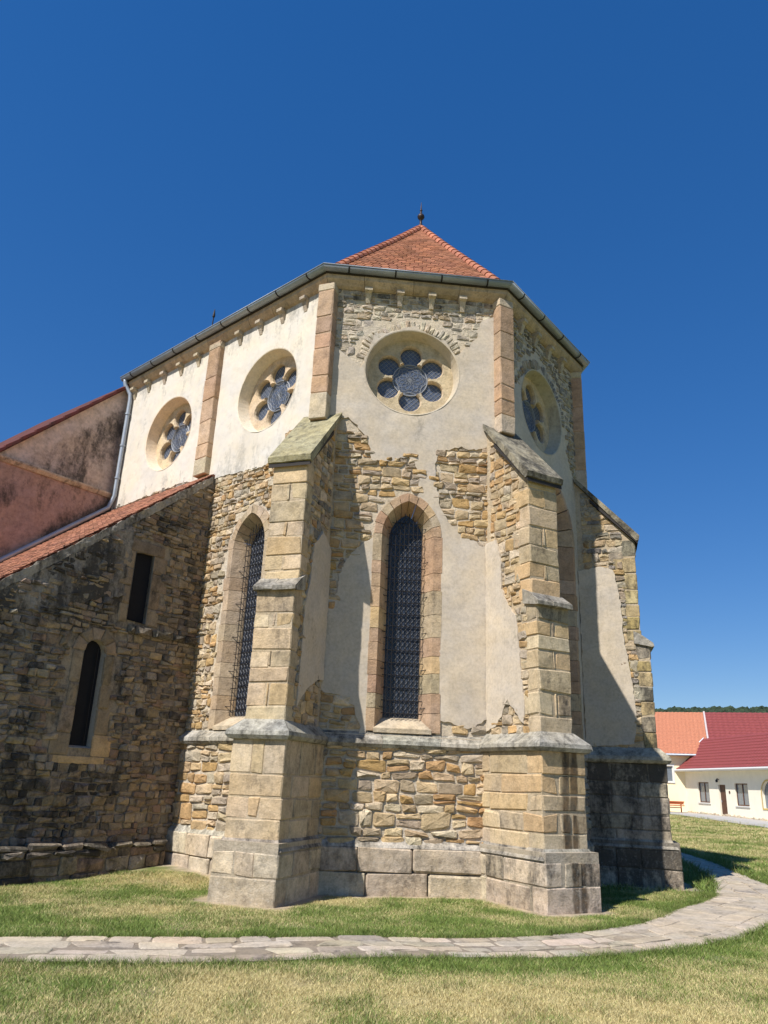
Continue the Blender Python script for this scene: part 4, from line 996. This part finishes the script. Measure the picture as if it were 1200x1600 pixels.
# grass blades
rng = np.random.default_rng(5)
m, n, l, b = material('grass_blade'); M_GRASS = m
at = N(n, 'Attribute', attribute_name='tint'); l.new(at.outputs['Color'], b.inputs['Base Color']); b.inputs['Roughness'].default_value = .6; b.inputs['Specular IOR Level'].default_value = .25
def grass(name, x0, x1, y0, y1, dens_, hgt, wid, cond=None):
    k = int((x1-x0)*(y1-y0)*dens_); X = rng.uniform(x0, x1, k); Y = rng.uniform(y0, y1, k)
    # coarse lookups
    d, s = path_dist(X, Y); cdst = church_dist(X, Y); ins = inside(np.column_stack([X, Y]), FA)
    gxs = np.arange(x0-.15, x1+.16, .15); gys = np.arange(y0-.15, y1+.16, .15); A_, B_ = np.meshgrid(gxs, gys); DRY = dryness(A_, B_); GZ = np.array([gz(x, y) for x, y in zip(A_.ravel(), B_.ravel())]).reshape(A_.shape)
    bare = fbm(A_, B_, 1.6, 3); CLP = fbm(A_, B_, 2.4, 21)
    def look(T):
        i = (X-gxs[0])/.15; j = (Y-gys[0])/.15; i0 = np.clip(i.astype(int), 0, len(gxs)-2); j0 = np.clip(j.astype(int), 0, len(gys)-2); fi = i-i0; fj = j-j0
        return T[j0, i0]*(1-fi)*(1-fj)+T[j0, i0+1]*fi*(1-fj)+T[j0+1, i0]*(1-fi)*fj+T[j0+1, i0+1]*fi*fj
    dry = look(DRY); z = look(GZ); br = look(bare); cl = np.clip(look(CLP)*1.6, -.7, 1.2)
    hw_ = hwid(s)+.0; edge = np.exp(-np.maximum(0, d-hw_)/.22)
    ok = (~ins) & (cdst > .10+.14*rng.random(k)+.12*np.clip(br+.3, 0, 1)) & (d > hw_-.02-.05*rng.random(k)) & (rng.random(k) > 1.1*np.clip(br-.2, 0, .8)*(1-edge))
    # a few tufts in the joints of the path
    if cond is not None: ok &= cond(X, Y)
    X, Y, dry, z, edge, cl = [q[ok] for q in (X, Y, dry, z, edge, cl)]; k = len(X)
    an = rng.uniform(0, 2*math.pi, k); h_ = hgt*rng.uniform(.4, 1.3, k)*(1+.9*edge)*(1+.55*cl)*np.where(rng.random(k) < .012, 1.9, 1); ln = h_*rng.uniform(.3, 1.6, k); la = rng.uniform(0, 2*math.pi, k); w_ = wid*rng.uniform(.6, 1.3, k)/2
    V = np.empty((k, 3, 3)); V[:, 0] = np.column_stack([X-np.cos(an)*w_, Y-np.sin(an)*w_, z-.004]); V[:, 1] = np.column_stack([X+np.cos(an)*w_, Y+np.sin(an)*w_, z-.004]); V[:, 2] = np.column_stack([X+np.cos(la)*ln, Y+np.sin(la)*ln, z+h_])
    pr = rng.random(k) < np.clip(dry*1.15-.08-.22*cl, .04, .95)
    gcol = np.array((.15, .215, .045))*rng.uniform(.6, 1.5, k)[:, None]*np.array([1, 1, 1])+rng.uniform(-.012, .03, k)[:, None]*np.array([1.4, .6, 0])
    dcol = np.array((.56, .47, .22))*rng.uniform(.6, 1.25, k)[:, None]
    c = np.where(pr[:, None], dcol, gcol)*(1-.25*edge[:, None])*(1-.16*np.clip(cl, 0, 1)[:, None]); c = np.clip(c, .01, 1)
    me = bpy.data.meshes.new(name); me.vertices.add(3*k); me.vertices.foreach_set('co', V.astype(np.float32).ravel()); me.loops.add(3*k); me.loops.foreach_set('vertex_index', np.arange(3*k, dtype=np.int32))
    me.polygons.add(k); me.polygons.foreach_set('loop_start', np.arange(0, 3*k, 3, dtype=np.int32)); me.update(calc_edges=True)
    at_ = me.attributes.new('tint', 'FLOAT_COLOR', 'POINT'); cc = np.ones((k, 3, 4), np.float32); cc[:, :, :3] = c[:, None, :]; at_.data.foreach_set('color', cc.ravel())
    o = bpy.data.objects.new(name, me); COL.objects.link(o); me.materials.append(M_GRASS); o['kind'] = 'stuff'; return o
o = grass('lawn_grass', -6.5, 6.0, -8.2, -3.9, 11500, .025, .006, lambda X, Y: (Y < -3.2-.0*X)); o['label'] = 'short half dry mown lawn in front of the stone path'; o['category'] = 'grass'
o = grass('lawn_grass', -7.5, 6.5, -3.95, 1.2, 9500, .027, .0064); o['label'] = 'green mown grass strip between the path and the church walls'; o['category'] = 'grass'
o = grass('lawn_grass', 3.5, 16, 1.2, 24, 1100, .065, .014); o['label'] = 'sparser lawn to the right of the church beyond the curving path'; o['category'] = 'grass'
o = grass('lawn_grass', 12, 24, 10, 46, 260, .07, .03, lambda X, Y: (X > 16) | (Y > 24)); o['label'] = 'dry distant lawn running up to the pavement of the annex'; o['category'] = 'grass'
o = grass('lawn_grass', 6.5, 16, -6, 1.2, 1500, .06, .012); o['label'] = 'green lawn to the right of the bend in the path'; o['category'] = 'grass'

# ------------------------------------------------------------------ houses behind on the right
HI = np.array([27.53, 46.8]); fv = np.array([.898, -.439]); rv = np.array([.439, .898])
F_H = Fr(HI, fv, -rv)                       # row of houses, facing the lawn
M_CREAM = plain('cream_render', (.84, .77, .61), .85, var=.05, scale=2, bump=.1)
M_CREAM2 = plain('yellow_render', (.88, .77, .5), .85, var=.05, scale=2, bump=.1)
M_WHITE = plain('white_paint', (.62, .61, .58), .6, var=.04)
M_ROOFO = plain('orange_roof_tile', (.45, .18, .10), .85, var=.22, scale=8)
M_ROOFR = plain('dark_red_metal_roof', (.235, .052, .046), .6, var=.22, scale=7, spec=.4)
M_BROWN = plain('brown_wood', (.10, .045, .025), .6)
M_TABLE = plain('orange_stained_wood', (.42, .12, .04), .6)
M_PANE = plain('house_pane', (.16, .18, .2), .15, spec=.6)
M_CURT = plain('curtain', (.55, .5, .42), .9)
def hbox(fr, u0, u1, z0, z1, d0, d1): return box3(fr.o, fr.du, fr.n, (u0, d0, z0), (u1, d1, z1))
def wall_with_holes(fr, u0, u1, z0, z1, holes, mat, par):
    V, F, _ = sheet(fr, [(u0, z0), (u1, z0), (u1, z1), (u0, z1)], holes, 0, .25, 1.5, 0.); return obj('wall', V, F, mat, par)
def slope(fr, e0, e1, a0, a1, th=.1):     # corners (u, z, d): eave left, eave right, top right, top left
    P = [np.array(fr.p(*q)) for q in (e0, e1, a1, a0)]; V = P+[p-np.array([0, 0, th]) for p in P]
    return V, [(0, 1, 2, 3), (7, 6, 5, 4), (0, 4, 5, 1), (1, 5, 6, 2), (2, 6, 7, 3), (3, 7, 4, 0)]
def tile_rows(fr, e0, e1, a0, a1, k, step, wav, mat, par, name):
    """stepped tile courses (with pans across) laid on a roof slope"""
    P = [np.array(fr.p(*q)) for q in (e0, e1, a1, a0)]; b_ = Buf(); L = np.linalg.norm(P[1]-P[0]); m_ = int(L/wav)
    for r in range(k):
        v0, v1 = r/k, (r+1)/k; V = []
        for v, l_ in ((v0, step*.2), (v0, step), (v1, step*.2)):
            for j in range(m_*4+1):
                s_ = j/(m_*4); p = (P[0]+(P[1]-P[0])*s_)*(1-v)+(P[3]+(P[2]-P[3])*s_)*v; V.append(p+np.array([0, 0, l_+.018*math.cos(j*math.pi/2)]))
        w_ = m_*4+1; b_.add(V, [(a_*w_+j, a_*w_+j+1, (a_+1)*w_+j+1, (a_+1)*w_+j) for a_ in (0, 1) for j in range(w_-1)])
    return b_.obj(name, mat, par, kind='stuff')
def window(fr, par, u0, u1, z0, z1, fm, name='window', curtain=True):
    f = Buf()
    for q in ((u0, u1, z0, z0+.07), (u0, u1, z1-.07, z1), (u0, u0+.07, z0+.07, z1-.07), (u1-.07, u1, z0+.07, z1-.07), ((u0+u1)/2-.045, (u0+u1)/2+.045, z0+.07, z1-.07)): f.add(*hbox(fr, *q, -.16, -.09))
    w_ = f.obj(name, fm, par)
    for a_, c_ in ((u0+.07, (u0+u1)/2-.045), ((u0+u1)/2+.045, u1-.07)): obj('pane', *hbox(fr, a_, c_, z0+.07, z1-.07, -.14, -.125), M_PANE, w_)
    if curtain:
        V = []; k = 14
        for j in range(k+1):
            for z in (z0+.1, z1-.1): V.append(fr.p(u0+.1+(u1-u0-.2)*j/k, z, -.121 if False else -.30+.03*math.sin(j*2.2)))
        obj('curtain', V, [(2*j, 2*j+2, 2*j+3, 2*j+1) for j in range(k)], M_CURT, w_)
    obj('sill', *hbox(fr, u0-.08, u1+.08, z0-.07, z0-.002, -.1, .07), M_WHITE, w_); return w_
H1 = thing('house', 'pale house with plain bright orange tiled roof beyond the buttress', 'house', (*(HI-fv*5), .3))
wall_with_holes(F_H, -12, 1.7, -.6, 4.5, [[(-2.0, 2.42), (-.84, 2.42), (-.84, 3.6), (-2.0, 3.6)]], M_CREAM2, H1)
window(F_H, H1, -2.0, -.84, 2.42, 3.6, M_WHITE, curtain=False)
fr_ = Buf()
for q in ((-2.12, -.72, 3.6, 3.72), (-.84, -.72, 2.3, 3.6), (-2.12, -2.0, 2.3, 3.6)): fr_.add(*hbox(F_H, *q, 0, .03))
fr_.obj('window_surround', M_WHITE, H1)
ro = obj('roof', *slope(F_H, (-12, 4.5, .45), (1.84, 4.5, .45), (-12, 8.14, -5.6), (1.84, 8.14, -5.6)), M_ROOFO, H1)
tile_rows(F_H, (-12, 4.5, .45), (1.84, 4.5, .45), (-12, 8.14, -5.6), (1.84, 8.14, -5.6), 30, .035, .3, M_ROOFO, ro, 'roof_tiles')
obj('gutter', *tube([F_H.p(-12, 4.42, .5), F_H.p(1.2, 4.42, .5)], .08, 8), M_GUT, H1)
obj('roof_back', *slope(F_H, (-12, 4.5, -11.6), (1.84, 4.5, -11.6), (-12, 8.14, -5.6), (1.84, 8.14, -5.6)), M_ROOFO, H1)
H2 = thing('house', 'house with tall dark red tiled roof and white verge behind the low annex', 'house', (*(HI+fv*7-rv*-3), .3))
wall_with_holes(F_H, 1.9, 16, -.6, 4.5, [], M_CREAM, H2)
ro = obj('roof', *slope(F_H, (1.98, 4.5, .45), (16, 4.5, .45), (1.98, 8.14, -5.6), (16, 8.14, -5.6)), M_ROOFR, H2)
tile_rows(F_H, (1.98, 4.5, .45), (16, 4.5, .45), (1.98, 8.14, -5.6), (16, 8.14, -5.6), 15, .07, .38, M_ROOFR, ro, 'roof_tiles')
obj('roof_back', *slope(F_H, (1.98, 4.5, -11.6), (16, 4.5, -11.6), (1.98, 8.14, -5.6), (16, 8.14, -5.6)), M_ROOFR, H2)
obj('verge_flashing', *slope(F_H, (1.86, 4.60, .45), (1.99, 4.60, .45), (1.86, 8.24, -5.6), (1.99, 8.24, -5.6), .10), plain('pink_flashing', (.5, .42, .4), .7), H2)
dA = np.array([-.0347, -.9994]); nA = np.array([.9994, -.0347]); F_A = Fr(HI, dA, -nA)
H3 = thing('annex', 'low cream annex with dark red roof, brown door and two curtained windows', 'house', (*(HI+dA*6+nA*2), .1))
arcw = [(10.9, .95), (12.5, .95), (12.5, 1.75)]+[(11.7+.8*math.cos(a_), 1.75+.8*math.sin(a_)) for a_ in np.linspace(0, math.pi, 11)][1:-1]+[(10.9, 1.75)]
wall_with_holes(F_A, -.1, 16, -.8, 3.3, [[(2.05, 1.07), (3.78, 1.07), (3.78, 2.46), (2.05, 2.46)], [(5.2, .24), (6.2, .24), (6.2, 2.3), (5.2, 2.3)], [(7.5, 1.0), (9.2, 1.0), (9.2, 2.4), (7.5, 2.4)], arcw], M_CREAM, H3)
window(F_A, H3, 2.05, 3.78, 1.07, 2.46, M_BROWN); window(F_A, H3, 7.5, 9.2, 1.0, 2.4, M_BROWN)
dr_ = obj('door', *hbox(F_A, 5.2, 6.2, .22, 2.3, -.2, -.12), M_BROWN, H3)
for z0, z1 in ((.4, 1.1), (1.25, 2.15)): obj('door_panel', *hbox(F_A, 5.35, 6.05, z0, z1, -.12, -.1), M_BROWN, dr_)
obj('handle', *hbox(F_A, 5.28, 5.31, 1.15, 1.3, -.12, -.07), M_GUT, dr_)
aw = obj('arched_window', [F_A.p(u, z, -.16) for u, z in arcw], [tuple(range(len(arcw)))], M_PANE, H3)
V = []; k = len(arcw)
for sc_, d in ((1., .03), (1.12, .03), (1.12, -.01)): V += [F_A.p(11.7+(u-11.7)*sc_, 1.75+(z-1.75)*sc_, d) for u, z in arcw]
obj('surround', V, [(a_*k+i, a_*k+(i+1) % k, (a_+1)*k+(i+1) % k, (a_+1)*k+i) for a_ in (0, 1) for i in range(k)], plain('ochre_trim', (.6, .42, .14), .8), aw)
e0, e1, a0, a1 = (-.7, 3.35, .55), (16, 3.35, .55), (-.48, 5.74, -2.), (16, 5.66, -2.)
ro = obj('roof', *slope(F_A, e0, e1, a0, a1), M_ROOFR, H3); tile_rows(F_A, e0, e1, a0, a1, 11, .06, .4, M_ROOFR, ro, 'roof_tiles')
obj('roof_back', *slope(F_A, (-.45, 4.9, -2.9), (16, 4.9, -2.9), (-.45, 5.70, -2.01), (16, 5.64, -2.01)), M_ROOFR, H3)
obj('gutter', *tube([F_A.p(-.7, 3.28, .62), F_A.p(16, 3.28, .62)], .085, 8), M_WHITE, H3)
obj('eave_soffit', *hbox(F_A, -.1, 16, 3.2, 3.26, 0.002, .5), M_WHITE, H3)
obj('valley_flashing', *tube([F_A.p(-.75, 3.42, .6), F_A.p(-.52, 5.8, -2.)], .05, 6), M_GUT, H3)
lp = obj('wall_lamp', *tube([F_A.p(5.4, 2.62, .02), F_A.p(5.4, 2.7, .12), F_A.p(5.4, 2.55, .18), F_A.p(5.4, 2.45, .18)], [.03, .03, .09, .07], 8), M_IRON, H3)
obj('house_number_plate', *tube([F_A.p(6.75, 1.82, .0), F_A.p(6.75, 1.82, .02)], .1, 10), M_BROWN, H3)
# stones along the foot of the annex
for i in range(34):
    u = -.1+i*.42; x, y, _ = F_A.p(u, 0); h_ = gz(x, y)
    q = [(u, h_-.1), (u+.4, h_-.1), (u+.4, h_+U(.08, .22)), (u, h_+U(.08, .22))]; V, F = rstone(F_A, q, 0, U(.03, .1)); piece(H3, H3, 'base_stone', V, F, M_STONE, jit((.5, .42, .3, .2)))
pv = [(21.3, 55), (23.5, 40.4), (22.6, 28.1), (22.2, 20), (27.2, 20), (27.25, 35.6), (27.6, 46.9), (24, 56)]
V, F, _ = sheet(Fr((0, 0), (1, 0), (0, 0)), pv, [], 0, 0, 1.2, 0.)
M_PAV = plain('concrete_pavement', (.40, .38, .355), .9, var=.1, scale=1.5)
V = np.array(V); V2 = np.column_stack([V[:, 0], V[:, 2], [gz(x, y)+.045 for x, y in zip(V[:, 0], V[:, 2])]]); obj('pavement', V2, [f for f in F if len(f) == 3], M_PAV, kind='structure')
# wooden table by the house
TB = thing('wooden_table', 'orange stained wooden picnic table standing by the pale house wall', 'table', (*(HI-rv*1.3-fv*1.0), .2))
F_B = Fr(HI-rv*1.3, fv, -rv); zb = gz(*(HI-rv*1.3-fv))+.04
for j in range(4): obj('top_plank', *hbox(F_B, -2.0, -.2, zb+.70, zb+.78, -.36+j*.185, -.19+j*.185), M_TABLE, TB)
for u in (-1.75, -.45):
    for s_ in (-1, 1):
        a_ = np.array(F_B.p(u, zb, .32*s_)); c_ = np.array(F_B.p(u, zb+.72, .2*s_)); obj('leg', *tube([a_, c_], .045, 4), M_TABLE, TB)
    obj('cross_beam', *hbox(F_B, u-.04, u+.04, zb+.36, zb+.45, -.7, .7), M_TABLE, TB)
for s_ in (-1, 1): obj('apron', *hbox(F_B, -1.95, -.25, zb+.56, zb+.699, .3*s_-.02, .3*s_+.02), M_TABLE, TB)
obj('stretcher', *hbox(F_B, -1.75, -.45, zb+.3, zb+.36, -.04, .04), M_TABLE, TB)
for s_ in (-1, 1): obj('seat_plank', *hbox(F_B, -2.0, -.2, zb+.45, zb+.5, .55*s_-.13, .55*s_+.13), M_TABLE, TB)

# ------------------------------------------------------------------ wooded hill on the skyline
V = []; F = []; az = np.linspace(R(5), R(70), 90)
def crest(a_): return 82+3.5*nz(a_*9, 2)+2*nz(a_*30, 5)
for a_ in az:
    for d, k in ((450, -.02), (650, .45), (820, .85), (900, 1.), (1000, .97), (1300, .3), (1700, -.02)):
        V.append((CAM[0]+math.sin(a_)*d, CAM[1]+math.cos(a_)*d, crest(a_)*k))
F = [(i*7+j, i*7+j+1, i*7+j+8, i*7+j+7) for i in range(len(az)-1) for j in range(6)]
M_HILL = plain('hill_grass', (.05, .075, .035), .95, var=.3, scale=.02)
obj('hill', V, F, M_HILL, kind='structure', smooth=True)
M_WD = plain('forest_leaves', (.028, .045, .022), .9, var=.45, scale=.15)
fb = Buf(); ph = (1+5**.5)/2
ICO = np.array([(-1, ph, 0), (1, ph, 0), (-1, -ph, 0), (1, -ph, 0), (0, -1, ph), (0, 1, ph), (0, -1, -ph), (0, 1, -ph), (ph, 0, -1), (ph, 0, 1), (-ph, 0, -1), (-ph, 0, 1)])/1.9
IF = [(0, 11, 5), (0, 5, 1), (0, 1, 7), (0, 7, 10), (0, 10, 11), (1, 5, 9), (5, 11, 4), (11, 10, 2), (10, 7, 6), (7, 1, 8), (3, 9, 4), (3, 4, 2), (3, 2, 6), (3, 6, 8), (3, 8, 9), (4, 9, 5), (2, 4, 11), (6, 2, 10), (8, 6, 7), (9, 8, 1)]
for i in range(2600):
    a_ = U(R(14), R(48)); d = U(800, 930); k = np.interp(d, [650, 820, 900, 1000], [.45, .85, 1, .97]); c = np.array((CAM[0]+math.sin(a_)*d, CAM[1]+math.cos(a_)*d, crest(a_)*k+2.2)); r_ = U(2.2, 4.6)
    fb.add(c+ICO*np.array([U(.8, 1.3), U(.8, 1.3), U(.8, 1.35)])*r_+rng.uniform(-.25, .25, (12, 3))*r_, IF)
o = fb.obj('far_forest', M_WD, kind='stuff'); o['label'] = 'dark wooded ridge on the skyline above the house roofs'; o['category'] = 'forest'
flush()
print('objects', len(bpy.data.objects), 'tris', sum(len(o.data.polygons) for o in bpy.data.objects if o.type == 'MESH'))
